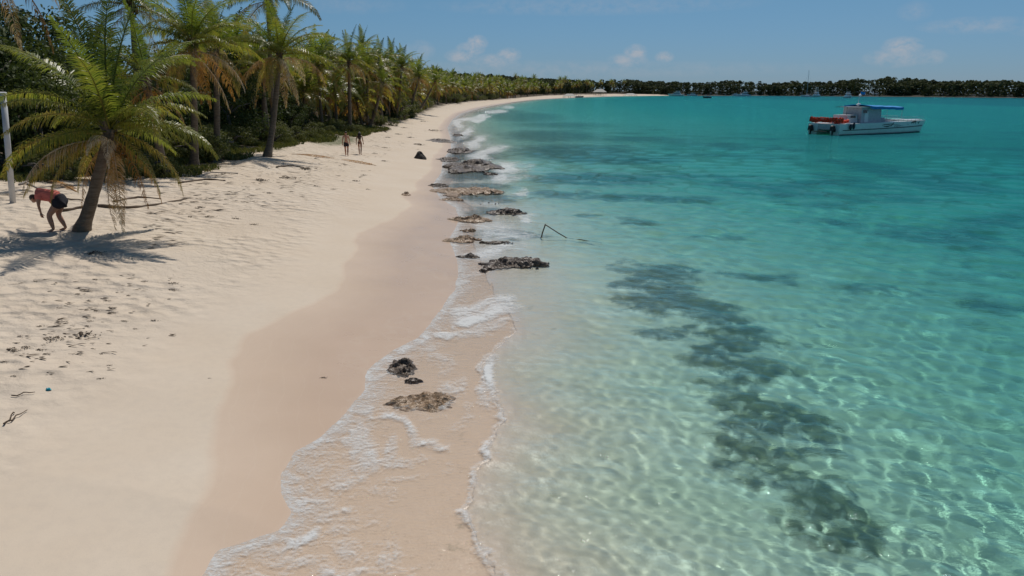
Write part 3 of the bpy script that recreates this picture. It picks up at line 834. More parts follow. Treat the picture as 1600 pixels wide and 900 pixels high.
def place_row():
    rn = random.Random(5)
    for i in range(30):
        yy = 64 + 76 * (i + rn.random()) / 30
        x_, y_ = veg_point(yy, .5 + 11 * rn.random() ** 1.3)
        row_palm(x_, y_, rn.uniform(3.2, 7.2), rn, 'shorter palm squeezed between the taller ones behind the walking couple')
    y = 118.0
    while y < 690:
        step = 5.0 + (y - 118) * .011
        for row, (i0, i1) in enumerate(((1.0, 5), (7, 14), (16, 30))):
            yy = y + rn.uniform(-2, 2) * step / 5
            x_, y_ = veg_point(yy, rn.uniform(i0, i1))
            if row == 0 and rn.random() < .35: continue
            h = rn.uniform(4.2, 6.4) + row * 1.3 + (rn.uniform(0, 2.0) if rn.random() < .3 else 0)
            lab = ['palm in the front line along the sand of the curving beach', 'palm in the middle of the row along the curving beach', 'palm rising at the back of the row along the curving beach'][row]
            row_palm(x_, y_, h * rn.uniform(.72, 1.18) * (1 + max(0, (y - 300)) * .0005), rn, lab)
        y += step
    for i in range(26):   # taller palms over the far bend and the resort beach
        u = i / 26
        yy = 640 + u * 280
        x_, y_ = veg_point(yy, rn.uniform(4, 30))
        row_palm(x_, y_, rn.uniform(8, 14), rn, 'distant palm over the far white beach at the end of the bay')
place_row()

# ------------------------------------------------------------------ broad-leaved trees and bushes
def leaf_cloud(mb, clumps, nleaf, size, rn, flat=.6, tone_by=None):
    for (c, r) in clumps:
        c = Vector(c)
        for i in range(nleaf):
            d = Vector((rn.gauss(0, 1), rn.gauss(0, 1), rn.gauss(0, 1)))
            if d.length < .01: continue
            d = d.normalized() * r * (rn.random() ** .45)
            d.z *= flat
            p = c + d
            nrm = (d.normalized() * .7 + Vector((rn.gauss(0, .6), rn.gauss(0, .6), rn.gauss(.4, .6)))).normalized()
            a = nrm.orthogonal().normalized(); b = nrm.cross(a)
            th = rn.uniform(0, 6.28)
            u = (a * math.cos(th) + b * math.sin(th)) * size * rn.uniform(.6, 1.25); w_ = (b * math.cos(th) - a * math.sin(th)) * size * rn.uniform(.35, .7)
            tn = .5 + rn.uniform(-.3, .3)
            mb.face([p - u, p - w_ * .9 - u * .2, p + u, p + w_ * .9 - u * .1], tn)
def tree_meshes(h, cr, nclump, nleaf, size, seed, leafmat, spread=1.0):
    rn = random.Random(seed)
    tk = MB(); lf = MB(); clumps = []
    for s in range(rn.randint(1, 3)):
        b = Vector((rn.uniform(-.3, .3), rn.uniform(-.3, .3), -.2))
        mid = b + Vector((rn.uniform(-.5, .5), rn.uniform(-.5, .5), h * .45))
        tk.tube([b, b.lerp(mid, .5) + Vector((rn.uniform(-.15, .15), 0, 0)), mid], [.16, .12, .09], 7)
        for q in range(4):
            e = mid + Vector((rn.uniform(-cr, cr) * .8, rn.uniform(-cr, cr) * .8, h * rn.uniform(.15, .45)))
            tk.tube([mid, mid.lerp(e, .5) + Vector((0, 0, .2)), e], [.08, .05, .02], 5)
    for i in range(nclump):
        a = rn.uniform(0, 6.283); u = rn.random() ** .6
        z = rn.random()
        rr = cr * (math.sin(PI * (.12 + .8 * z)) ** .6)
        c = (math.cos(a) * rr * u * spread, math.sin(a) * rr * u * spread, h * (.12 + .86 * z))
        clumps.append((c, cr * rn.uniform(.24, .42)))
    leaf_cloud(lf, clumps, nleaf, size, rn)
    return tk.mesh('trunk', m_wood, True), lf.mesh('crown', leafmat)
TREES = [tree_meshes(5.2, 2.6, 34, 150, .11, 500 + i, m_leaf) for i in range(4)]
SCRUBS = [tree_meshes(1.3, 1.2, 22, 130, .055, 520 + i, m_scrub, 1.1) for i in range(4)]
FARTREES = [tree_meshes(6.0, 3.4, 40, 36, .30, 540 + i, m_leaf) for i in range(4)]
def plant(name, lib, x, y, s, rn, label, cat, group, sz=None, part='crown'):
    root = empty(name, (x, y, hz(x, y) - .05), rn.uniform(0, 6.28))
    t, c = lib[rn.randrange(len(lib))]
    link('trunk' if part == 'crown' else 'stems', t, root, scale=s)
    link(part, c, root, scale=(s * rn.uniform(.9, 1.15), s * rn.uniform(.9, 1.15), (sz or s) * rn.uniform(.9, 1.1)))
    tag(root, label, cat, group)
    return root
def place_trees():
    rn = random.Random(9)
    # dark broad-leaved wall at the left edge, behind the nearest palm
    for i, (px, d, s) in enumerate([(-30, 34, 1.15), (20, 37, 1.25), (62, 36, 1.0), (95, 40, 1.2), (140, 42, 1.05), (175, 40, .8), (215, 45, .9), (5, 44, 1.45), (70, 46, 1.4), (150, 50, 1.3), (250, 52, 1.1)]):
        p = pt(px, 200, d)
        lab = ('dark glossy broad-leaved tree in the thicket at the left edge' if i < 4 else 'broad-leaved tree deep in the thicket behind the nearest palm')
        plant('broadleaf_tree', TREES, p.x, d, s, rn, lab, 'tree', 'broad-leaved trees in the left thicket')
    for i, (px, d, s) in enumerate([(270, 60, 1.3), (320, 62, 1.3), (355, 66, 1.35), (390, 72, 1.4), (365, 58, 1.0), (440, 76, .85), (470, 84, .7), (500, 100, .7), (530, 108, .7), (305, 75, 1.6), (385, 84, 1.6), (450, 92, .9), (560, 122, .8), (590, 132, .8), (455, 74, .55), (480, 80, .5), (545, 100, .5), (575, 108, .5), (610, 124, .6), (632, 138, .6)]):
        p = pt(px, 200, d)
        plant('broadleaf_tree', TREES, p.x, d, s, rn, 'dark broad-leaved tree in shade behind the palm trunks', 'tree', 'broad-leaved trees behind the palm row')
    y = 115.0
    while y < 700:
        for q in range(3):
            x_, y_ = veg_point(y + rn.uniform(-4, 4), rn.uniform(9, 15) + q * 11)
            plant('broadleaf_tree', FARTREES, x_, y_, rn.uniform(.7, 1.0) * (1 + max(0, y - 250) * .0009), rn, 'round green tree filling the row between the distant palms', 'tree', 'broad-leaved trees between the distant palms')
        y += 7 + (y - 115) * .011
    # bushes at the edge of the sand
    for px, d, s in [(150, 33.5, .8), (185, 35, .7), (90, 33, .8), (230, 37, .9), (262, 37.5, .55), (200, 38.5, 1.1), (120, 36, 1.1), (60, 33.5, .9)]:
        p = pt(px, 200, d)
        plant('bush', SCRUBS, p.x, d, s, rn, 'low green bush at the foot of the thicket behind the nearest palm', 'bush', 'bushes under the left thicket', part='foliage')
    for i in range(34):
        px = rn.uniform(275, 410); d = rn.uniform(42, 58)
        p = pt(px, 200, d)
        if seg_dist(np.array([p.x]), np.array([p.y]), VEG)[0] < 1.0: continue
        plant('bush', SCRUBS, p.x, d, rn.uniform(.7, 1.35), rn, 'olive scrub bush on the slope between the nearest and the curved palm', 'bush', 'scrub bushes on the slope', part='foliage')
    for i in range(64):
        y = rn.uniform(58, 140)
        x_, y_ = veg_point(y, rn.uniform(-.5, 7))
        plant('bush', SCRUBS, x_, y_, rn.uniform(.45, 1.0), rn, 'low bush at the foot of the palms past the walking couple', 'bush', 'bushes under the palm row', part='foliage')
    for i in range(46):
        y = 125 + 330 * rn.random() ** 1.4
        x_, y_ = veg_point(y, rn.uniform(.5, 5))
        plant('bush', SCRUBS, x_, y_, rn.uniform(1.4, 2.6), rn, 'rounded green bush where the distant sand meets the palms', 'bush', 'bushes along the distant sand edge', part='foliage')
    for px, py, s in [(698, 150, 2.8), (714, 152, 3.0), (730, 152, 2.8), (745, 153, 2.6), (757, 152, 2.2), (685, 153, 2.2)]:
        g = at(px, py + 6, 1.6)
        x_, y_ = veg_point(min(max(g.y, 180), 400), 2.0)
        plant('bush', SCRUBS, x_, y_, s, rn, 'large bright green bush bulging onto the distant sand', 'bush', 'large bushes on the distant sand', part='foliage')
place_trees()

# ------------------------------------------------------------------ the wooded headland across the bay: one far-off mass
def far_woods():
    rn = random.Random(21); nr = np.random.default_rng(21)
    path = [Vector(v) for v in [(-22, 480), (5, 610), (36, 740), (80, 880), (128, 952), (150, 938), (190, 955), (240, 960), (302, 934), (346, 855), (384, 785), (419, 645), (466, 566), (700, 527), (1100, 570)]]
    V_ = []; T_ = []
    for i in range(len(path) - 1):
        a, b = path[i], path[i + 1]
        L = (b - a).length
        nrm = Vector((-(b - a).y, (b - a).x)).normalized()
        for q in range(int(L / .62)):
            t = rn.uniform(-.16, 1.16); off = rn.random() ** 1.5 * 55
            p = a.lerp(b, t) + nrm * (off + 1.0)
            big = fbm(np.array([p.x / 45.]), np.array([p.y / 45.]), 3, 5)[0]
            hgt = (6.0 + 7.5 * big + min(off, 25) * .16 + rn.uniform(-1.2, 1.2)) * (1.0 if p.x < 405 else max(.45, 1 - (p.x - 405) / 130))
            r = rn.uniform(2.0, 3.8)
            z0 = hz(p.x, p.y)
            n = 52
            d = nr.normal(size=(n, 3)); d /= np.linalg.norm(d, axis=1)[:, None]
            d[:, 2] = np.where(d[:, 2] < 0, d[:, 2], d[:, 2])
            c = np.array([p.x, p.y, z0 + hgt - r * .8]) + np.stack([np.where(d[:, 2] > 0, d[:, 0], nr.uniform(-1, 1, n)) * r, np.where(d[:, 2] > 0, d[:, 1], nr.uniform(-1, 1, n)) * r, np.where(d[:, 2] > 0, d[:, 2] * r * .8, np.maximum(d[:, 2] * hgt * .95, -(hgt - r * .8)))], -1)
            nn = d + nr.normal(size=(n, 3)) * .5; nn /= np.linalg.norm(nn, axis=1)[:, None]
            u = np.cross(nn, [.3, .2, .93]); u /= np.linalg.norm(u, axis=1)[:, None] + 1e-6
            v = np.cross(nn, u); k_ = nr.uniform(.6, 1.4, (n, 1))
            V_.append(np.stack([c - u * k_, c - v * k_ * .8, c + u * k_, c + v * k_ * .7], 1).reshape(-1, 3))
            T_.append(.42 + nr.uniform(-.3, .3, n) + (big - .5) * .5)
    V_ = np.concatenate(V_); T_ = np.concatenate(T_)
    me = bpy.data.meshes.new('far_woods')
    nf = len(V_) // 4
    me.vertices.add(len(V_)); me.vertices.foreach_set('co', V_.astype(np.float32).ravel())
    me.loops.add(nf * 4); me.loops.foreach_set('vertex_index', np.arange(nf * 4, dtype=np.int32))
    me.polygons.add(nf); me.polygons.foreach_set('loop_start', np.arange(0, nf * 4, 4, dtype=np.int32)); me.polygons.foreach_set('loop_total', np.full(nf, 4, dtype=np.int32))
    me.update(calc_edges=True)
    a_ = me.attributes.new('tone', 'FLOAT', 'FACE'); a_.data.foreach_set('value', T_.astype(np.float32))
    me.materials.append(m_farleaf)
    o = link('far_woods', me)
    tag(o, kind='stuff', label='low dense woods covering the headland across the bay')
far_woods()

# ------------------------------------------------------------------ grass and creeping plants at the edge of the sand
def ground_cover():
    rn = random.Random(33)
    mb = MB()
    cnt = 0
    while cnt < 9000:
        if rn.random() < .55:
            y = 56 + 40 * rn.random(); x, y = veg_point(y, rn.uniform(-1.5, 6))
        else:
            y = 31 + 30 * rn.random(); x, y = veg_point(y, rn.uniform(-.8, 8))
        if value_noise(np.array([x / 1.7]), np.array([y / 1.7]), 8)[0] < .45: continue
        cnt += 1
        p = Vector((x, y, 0))
        for b in range(4):
            a = rn.uniform(0, 6.28); l = rn.uniform(.12, .38)
            d = Vector((math.cos(a), math.sin(a), 0)); w_ = Vector((-d.y, d.x, 0)) * .022
            q = p + Vector((rn.uniform(-.12, .12), rn.uniform(-.12, .12), 0))
            mb.face([q - w_, q + w_, q + d * l * .35 + Vector((0, 0, l * .8)) + w_ * .6, q + d * l * .7 + Vector((0, 0, l)), ], rn.uniform(.2, .9))
    V_ = np.array(mb.v)
    V_[:, 2] += height(V_[:, 0], V_[:, 1]) - .01
    mb.v = [tuple(p) for p in V_]
    o = mb.build('grass', m_scrub)
    tag(o, kind='stuff', label='tufts of grass and creepers along the edge of the sand')
ground_cover()
# ------------------------------------------------------------------ plain materials
def pmat(name, c0, c1=None, rough=.5, nscale=6.0, spec=.4, bump=0.0, metal=0.0, coat=0.0):
    m, k = new_mat(name)
    gp = k.n('ShaderNodeTexCoord').outputs['Object']
    nz_ = k.noise(gp, nscale, 5, .6)
    c1 = c1 or tuple(x * .82 for x in c0)
    p = k.n('ShaderNodeBsdfPrincipled')
    k.l(k.mix(k.ramp(nz_, [(.35, 0), (.7, 1)]), c0, c1), p.inputs['Base Color'])
    p.inputs['Roughness'].default_value = rough; p.inputs['Specular IOR Level'].default_value = spec; p.inputs['Metallic'].default_value = metal
    p.inputs['Coat Weight'].default_value = coat
    if bump:
        b = k.n('ShaderNodeBump'); b.inputs['Strength'].default_value = .8; b.inputs['Distance'].default_value = bump
        k.l(nz_, b.inputs['Height']); k.l(b.outputs[0], p.inputs['Normal'])
    o = k.n('ShaderNodeOutputMaterial'); k.l(p.outputs[0], o.inputs[0])
    return m
m_white = pmat('white_gelcoat', (.80, .80, .79), (.70, .71, .69), .3, 1.5, .5, 0, 0, .3)
m_greywhite = pmat('weathered_white_paint', (.55, .55, .56), (.43, .43, .45), .5, 3)
m_black = pmat('black_plastic', (.012, .012, .014), (.03, .03, .03), .4)
m_navy = pmat('navy_paint', (.010, .022, .040), (.02, .035, .055), .35)
m_glass = pmat('dark_window_glass', (.015, .02, .025), (.03, .035, .04), .08, 2, .8)
m_canvas = pmat('blue_canvas', (.02, .27, .62), (.015, .20, .50), .7, 2, .2)
m_orange = pmat('life_jacket_orange', (.72, .085, .03), (.55, .05, .03), .7, 5, .2)
m_steel = pmat('stainless_tube', (.6, .6, .6), (.5, .5, .5), .25, 4, .5, 0, .8)
m_rust = pmat('rusty_metal', (.07, .05, .04), (.13, .08, .05), .8, 9, .2, .01)
m_post = pmat('white_painted_post', (.62, .62, .62), (.50, .49, .48), .5, 3)
m_pink = pmat('faded_red_canvas', (.42, .22, .20), (.34, .17, .15), .7)
m_thatch = pmat('pale_roof', (.62, .58, .52), (.50, .45, .38), .8, 4)
m_tan = pmat('tan_plaster', (.42, .34, .24), (.36, .28, .20), .8)
m_aqua = pmat('turquoise_plastic', (.03, .42, .50), (.02, .33, .42), .35)

def rock_mat(name, stops, wet=.5):
    m, k = new_mat(name)
    pos = k.n('ShaderNodeNewGeometry').outputs['Position']
    a = k.noise(pos, 2.2, 6, .68); b = k.noise(pos, 14, 4, .65)
    f = k.math('ADD', k.math('MULTIPLY', a, .65), k.math('MULTIPLY', b, .35))
    p = k.n('ShaderNodeBsdfPrincipled'); k.l(k.ramp(f, stops), p.inputs['Base Color'])
    p.inputs['Roughness'].default_value = wet
    bm = k.n('ShaderNodeBump'); bm.inputs['Strength'].default_value = 1; bm.inputs['Distance'].default_value = .05
    pit = k.ramp(k.noise(pos, 7, 6, .75, .5), [(.38, 0), (.5, 1)])
    k.l(k.math('ADD', f, k.math('MULTIPLY', pit, .45)), bm.inputs['Height']); k.l(bm.outputs[0], p.inputs['Normal'])
    o = k.n('ShaderNodeOutputMaterial'); k.l(p.outputs[0], o.inputs[0])
    return m
m_rock = rock_mat('wet_dark_rock', [(.30, (.045, .030, .020)), (.48, (.12, .083, .056)), (.62, (.20, .145, .10)), (.8, (.30, .235, .17))], .4)
m_tanrock = rock_mat('algae_tan_rock', [(.25, (.16, .09, .042)), (.42, (.30, .185, .095)), (.6, (.42, .29, .18)), (.8, (.52, .40, .28))], .4)
m_darkrock = rock_mat('dry_dark_rock', [(.3, (.018, .015, .013)), (.5, (.06, .05, .042)), (.8, (.16, .135, .11))], .8)

# ------------------------------------------------------------------ rocks in the surf
def rock(px, py, wpx, dpx, h, mat, label, seed, name='rock', sharp=1.0, zoff=None, group=None):
    """a flat, pitted shore rock as wide as wpx photo pixels and dpx deep in the picture"""
    c = at(px, py + dpx * .25)
    zz = max(c.z, 0)
    a = at(px - wpx / 2, py, zz); b = at(px + wpx / 2, py, zz)
    f0 = at(px, py + dpx / 2, zz); f1 = at(px, py - dpx / 2, zz)
    rx = (b.x - a.x) / 2 * 1.65; ry = max(.35 * rx, min((f1.y - f0.y) / 2 , 2.2 * rx))
    cx, cy_ = (a.x + b.x) / 2, f0.y + ry
    nr, na = 34, 110
    u = np.linspace(0, 1, nr); th = np.linspace(0, 2 * PI, na, endpoint=False)
    U, T = np.meshgrid(u, th, indexing='ij')
    ox = seed * 13.7
    edge = .38 + 1.15 * fbm(np.cos(T) * 1.9 + ox + 20, np.sin(T) * 1.9 + 20, 5, seed)
    x = np.cos(T) * U * edge * rx; y = np.sin(T) * U * edge * ry
    base = height(cx + x.ravel(), cy_ + y.ravel()).reshape(x.shape)
    sc_ = max(rx, .4)
    n1 = fbm((x + ox) / sc_ * 2.4 + 50, y / sc_ * 2.4 + 50, 5, seed + 3); n2 = 1 - np.abs(2 * fbm((x + ox) / sc_ * 4 + 90, y / sc_ * 4 + 90, 4, seed + 8) - 1)
    prof = np.clip((1 - U ** 2.4), 0, 1)
    lift = prof * h * .66 * (.34 + .75 * n1 * (n2 ** sharp) * 1.25)
    st = lift / (h * .30); lift = (np.floor(st) + np.clip((st - np.floor(st)) * 3.2 - 1.1, 0, 1)) * h * .30 * .75 + lift * .25
    lift += prof * (fbm((x + ox) * 5.5 + 40, y * 5.5 + 40, 4, seed + 4) - .5) * .16 * min(1, h * 2)
    lift -= (U ** 6) * .25
    floor_ = np.maximum(base, -.10) if zoff is None else base + zoff
    z = floor_ + lift - .03
    if zz == 0 and py < 560: z = np.where((z < .025) & (base < .02), z - .35, z)
    co = np.stack([x.ravel(), y.ravel(), z.ravel() - zz], -1)
    fs = []
    for i in range(nr - 1):
        for j in range(na):
            fs.append((i * na + j, (i + 1) * na + j, (i + 1) * na + (j + 1) % na, i * na + (j + 1) % na))
    me = bpy.data.meshes.new(name); me.from_pydata(co.tolist(), [], fs); me.materials.append(mat); me.update()
    o = link(name, me, None, (cx, cy_, zz))
    o.cycles.is_caustics_receiver = True
    tag(o, label, 'rock', group)
    return o
G_R = 'rocks along the waterline'
for i, (px, py, w_, d_, h, mt_, sh, lab) in enumerate([
    (737, 263, 80, 24, 1.05, m_rock, 1, 'largest dark pitted rock in the surf, highest of the rocks along the waterline'),
    (720, 236, 34, 12, .7, m_rock, 1, 'small dark rock just beyond the largest surf rock'),
    (690, 221, 36, 6, .45, m_rock, 1, 'low dark rock shelf at the wash beyond the largest surf rock'),
    (718, 211, 15, 5, .4, m_rock, 1, 'farthest small rock in the white wash'),
    (738, 300, 100, 24, .42, m_tanrock, 1, 'broad low ledge with orange algae in front of the largest surf rock'),
    (686, 291, 26, 6, .30, m_rock, 1, 'small flat rock at the landward end of the orange ledge'),
    (745, 345, 58, 12, .45, m_tanrock, 1, 'tan rock ledge running out to the wash behind the slanted pole'),
    (793, 333, 56, 14, .55, m_rock, 1, 'dark rock at the seaward tip of the tan ledge'),
    (732, 361, 26, 5, .25, m_tanrock, 1, 'thin reddish rock streak between two strips of foam'),
    (728, 376, 58, 12, .34, m_tanrock, 1, 'low tan rock at the sand edge level with the slanted pole'),
    (783, 380, 62, 10, .30, m_rock, 1, 'dark wave washed slab beside the slanted pole'),
    (740, 402, 38, 6, .28, m_rock, 1, 'small dark rock shoreward of the dark rock nearest the foam'),
    (806, 414, 96, 24, .52, m_rock, 1, 'dark brown rock alone at the end of the foam, nearest of the dark surf rocks'),
    (627, 576, 40, 34, .30, m_rock, 1, 'dark knobbly rock in the near swash, beside the orange one'),
    (662, 628, 92, 42, .24, m_tanrock, .4, 'flat orange brown rock in the near swash'),
    (712, 312, 44, 8, .26, m_tanrock, 1, 'thin brown ledge between the orange ledge and the wet sand'),
    (765, 318, 50, 8, .28, m_rock, 1, 'low dark ledge half under water below the orange ledge'),
    (705, 250, 30, 8, .4, m_rock, 1, 'dark low shelf touching the landward side of the largest surf rock'),
    (765, 272, 40, 9, .45, m_rock, 1, 'dark slab at the seaward foot of the largest surf rock'),
    (763, 424, 30, 6, .24, m_rock, 1, 'small dark rock touching the landward end of the lone dark brown rock'),
    (646, 596, 26, 10, .16, m_rock, 1, 'tiny dark rock between the knobbly rock and the orange one'),
    (636, 303, 11, 8, .34, m_tanrock, .6, 'small tan boulder alone on the wet sand'),
]):
    rock(px, py, w_, d_, h, mt_, lab, 5 + i, sharp=sh, group=G_R)
def pointed_rock(px, py, w_, h, label):
    g = at(px, py); rn = random.Random(4)
    bm = bmesh.new()
    bmesh.ops.create_icosphere(bm, subdivisions=4, radius=1)
    for v in bm.verts:
        t = max(0, v.co.z)
        n = fbm(np.array([v.co.x * 1.7 + 9]), np.array([v.co.y * 1.7 + v.co.z * 1.3 + 9]), 4, 4)[0]
        k_ = (1 - .62 * t) * (.75 + .5 * n)
        v.co = Vector((v.co.x * k_ * w_ / 2, v.co.y * k_ * w_ * .4, (v.co.z if v.co.z > 0 else v.co.z * .25) * h * (.8 + .4 * n)))
    me = bpy.data.meshes.new('rock'); bm.to_mesh(me); bm.free(); me.materials.append(m_darkrock)
    o = link('rock', me, None, g); tag(o, label, 'rock', None)
pointed_rock(656, 248, 1.05, .62, 'black pointed rock alone on the dry sand right of the walking couple')

# ------------------------------------------------------------------ things standing on the beach and in the water
def poly_tube(name, pts, r, mat, label, cat, group=None, n=7, jit=0, seed=0):
    rn = random.Random(seed)
    P = [Vector(p) for p in pts]
    Q = []
    for i in range(len(P) - 1):
        for t in (0, .25, .5, .75):
            Q.append(P[i].lerp(P[i + 1], t) + Vector((rn.uniform(-jit, jit), rn.uniform(-jit, jit), rn.uniform(-jit, jit) * .5)))
    Q.append(P[-1])
    o0 = P[0].copy()
    mb = MB(); rr = [(r[0] + (r[1] - r[0]) * i / (len(Q) - 1)) * (1 + rn.uniform(-.12, .12) * (jit > 0)) for i in range(len(Q))]
    mb.tube([q - o0 for q in Q], rr, n)
    o = mb.build(name, mat, None, True, o0)
    tag(o, label, cat, group)
    return o
def goal_post():
    b = at(20, 317); tp = pt(5, 148, b.y)
    h = tp.z - b.z
    root = empty('goal_post', b)
    mb = MB(); lx = tp.x - b.x
    mb.tube([(-lx * .05, 0, -.3), (lx * .5, 0, h * .5), (lx, 0, h)], .10, 14); mb.build('post', m_post, root, True)
    mb = MB(); mb.tube([(lx + .10, 0, h + .02), (-1, 0, h + .02), (-4.2, 0, h + .02)], .075, 14); mb.build('crossbar', m_post, root, True)
    mb = MB(); mb.tube([(-4.1, 0, -.3), (-4.1, 0, h * .5), (-4.1, 0, h)], .085, 14); mb.build('post', m_post, root, True)
    tag(root, 'white painted goal frame of round posts at the left edge', 'goal post')
goal_post()
def broken_pole():
    a = at(843, 377, -.15); b = pt(852, 351, a.y); c = at(891, 375, -.05)
    root = empty('broken_pole', a)
    mb = MB(); mb.tube([(0, 0, -.2), (b - a) * .5, b - a], .024, 8); mb.build('upright', m_rust, root, True)
    mb = MB(); mb.tube([b - a + Vector((-.02, 0, .015)), (b - a).lerp(c - a, .5) + Vector((0, 0, -.015)), c - a, c - a + (c - b) * .12], .020, 8); mb.build('slanted_bar', m_rust, root, True)
    mb = MB(); mb.tube([c - a, at(905, 374, .02) - a, at(922, 377, .0) - a, at(940, 380, -.02) - a], .018, 6); mb.build('rope', m_rust, root, True)
    tag(root, 'rusty bent pole sticking out of the shallow water with a slanted bar', 'pole')
broken_pole()
def stick(pxs, r, mat, label, seed, name='driftwood_branch', cat='driftwood', lift=.03):
    pts = []
    for q in pxs:
        g = at(*q[:2]); pts.append(g + Vector((0, 0, lift + (q[2] if len(q) > 2 else 0))))
    return poly_tube(name, pts, r, mat, label, cat, 'driftwood on the dry sand', 7, .03, seed)
stick([(98, 331), (128, 325), (150, 321)], (.07, .035), m_drift, 'long driftwood branch passing behind the foot of the nearest palm', 1)
stick([(152, 323), (200, 326), (243, 321), (292, 311)], (.07, .02), m_drift, 'dark driftwood branch right of the nearest palm trunk, longest on the sand', 2)
stick([(178, 316), (215, 309), (252, 312)], (.05, .02), m_drift, 'shorter stick lying above the longest driftwood branch', 3)
stick([(60, 300), (92, 311), (130, 314)], (.05, .02), m_drift, 'thin stick behind the bending man', 4)
stick([(30, 290), (62, 276), (80, 281)], (.05, .03), m_palewood, 'bleached crooked branch at the foot of the thicket beside the goal post', 5)
stick([(42, 287), (58, 295), (96, 290)], (.045, .02), m_palewood, 'bleached straight branch lying beside the goal post', 6)
stick([(280, 287), (320, 281), (352, 283)], (.06, .03), m_drift, 'brown log at the scrub edge between nearest and curved palm', 7)
stick([(308, 277), (330, 270), (372, 272)], (.05, .03), m_palewood, 'pale branch in the litter below the scrub slope', 8)
stick([(250, 150), (248, 149)], (.05, .03), m_drift, 'short stump in the scrub', 9) if False else None
stick([(432, 262), (455, 259), (475, 262)], (.05, .02), m_drift, 'thin dark stick pointing at the seaweed pile below the curved palm', 10)
stick([(482, 196), (500, 184), (515, 188)], (.06, .03), m_palewood, 'bleached fallen branch under the palms behind the walking couple', 11)
stick([(560, 196), (585, 205), (612, 203)], (.07, .03), m_palewood, 'pale fallen trunk at the sand edge beyond the walking couple', 12)
stick([(575, 206), (592, 205, .2), (604, 207)], (.09, .05), m_drift, 'dark crooked log on the sand right of the pale fallen trunk', 13)
stick([(20, 621), (40, 616), (55, 615)], (.012, .006), m_drift, 'thin twig on the sand below the turquoise scrap', 14)
stick([(6, 664), (20, 657), (43, 643)], (.016, .006), m_drift, 'forked dry twig at the lower left edge', 15)
stick([(17, 658), (20, 648), (21, 646)], (.012, .006), m_drift, 'short twig crossing the forked twig at the lower left', 16)

def fallen_frond(p0, p1, label, v=0, mat=None):
    a = at(*p0); b = at(*p1); L = (b - a).length
    mb = MB(); rn = random.Random(60 + v)
    frond(mb, L, R(7), R(14), 0, .42, 60, .25, R(rn.uniform(-8, 8)), rn, tone=.35)
    V_ = np.array(mb.v)
    V_[:, 2] = np.clip(V_[:, 2], .01, .16)
    mb.v = [tuple(q) for q in V_]
    o = mb.build('fallen_palm_frond', m_dry, None, False, a)
    o.rotation_euler = (0, math.asin(max(-.5, min(.5, (a.z - b.z) / L))), math.atan2(b.y - a.y, b.x - a.x))
    tag(o, label, 'palm frond', 'fallen palm fronds on the sand')
fallen_frond((455, 241), (522, 248), 'reddish dry frond lying across the sand left of the walking couple', 0)
fallen_frond((588, 259), (534, 250), 'dry frond lying on the sand just below the walking couple', 1)
fallen_frond((120, 300), (70, 283), 'grey dry frond heaped behind the bending man', 2)
fallen_frond((330, 268), (270, 262), 'dry frond in the litter below the scrub slope', 3)

def scrap():
    g = at(76, 610); rn = random.Random(3)
    mb = MB(); n = 9
    vs = [(math.cos(2 * PI * i / n) * .055 * rn.uniform(.7, 1.2), math.sin(2 * PI * i / n) * .03 * rn.uniform(.7, 1.2), rn.uniform(.0, .02)) for i in range(n)]
    vs2 = [(x * .55, y * .55, .035 + rn.uniform(-.008, .012)) for x, y, z in vs]
    mb.idx(vs + vs2 + [(0, 0, .03)], [(i, (i + 1) % n, n + (i + 1) % n, n + i) for i in range(n)] + [(n + i, n + (i + 1) % n, 2 * n) for i in range(n)])
    o = mb.build('plastic_scrap', m_aqua, None, False, g)
    tag(o, 'small turquoise plastic scrap on the dry sand at lower left', 'litter')
scrap()

# ------------------------------------------------------------------ seaweed wrack
def weed_mesh(seed, n=70):
    rn = random.Random(seed); mb = MB()
    for i in range(n):
        p = Vector((rn.gauss(0, .30), rn.gauss(0, .16), 0)); r = math.hypot(p.x / .5, p.y / .3)
        z = max(.01, .12 * (1 - r) * rn.random())
        a = rn.uniform(0, 6.28); l = rn.uniform(.06, .22)
        d = Vector((math.cos(a), math.sin(a) * .7, rn.uniform(-.2, .35))) * l
        w_ = Vector((-d.y, d.x, rn.uniform(-.3, .3) * l)).normalized() * rn.uniform(.012, .035)
        q = p + Vector((0, 0, z))
        mb.face([q - w_, q + w_, q + d * .5 + w_ * 1.1 + Vector((0, 0, .02)), q + d * .5 - w_ + Vector((0, 0, .02))], rn.uniform(.1, .8))
        e = q + d * .5 + Vector((0, 0, .02))
        mb.face([e - w_, e + w_, e + d * .5 + Vector((0, 0, -.03))], rn.uniform(.1, .8))
    return mb.mesh('seaweed', m_weed)
WEEDS = [weed_mesh(700 + i) for i in range(6)]
def weed(px, py, wpx, label, i, asp=1.0):
    g = at(px, py); s = (at(px + wpx / 2, py, g.z).x - at(px - wpx / 2, py, g.z).x) / 1.0
    rn = random.Random(800 + i)
    o = link('seaweed_clump', WEEDS[i % 6], None, g, (0, 0, rn.uniform(-.4, .4) + (PI if rn.random() < .5 else 0)), (s, s * asp, min(s, 1.2)))
    tag(o, label, 'seaweed', 'seaweed clumps washed up on the sand')
    return o
i_ = 0
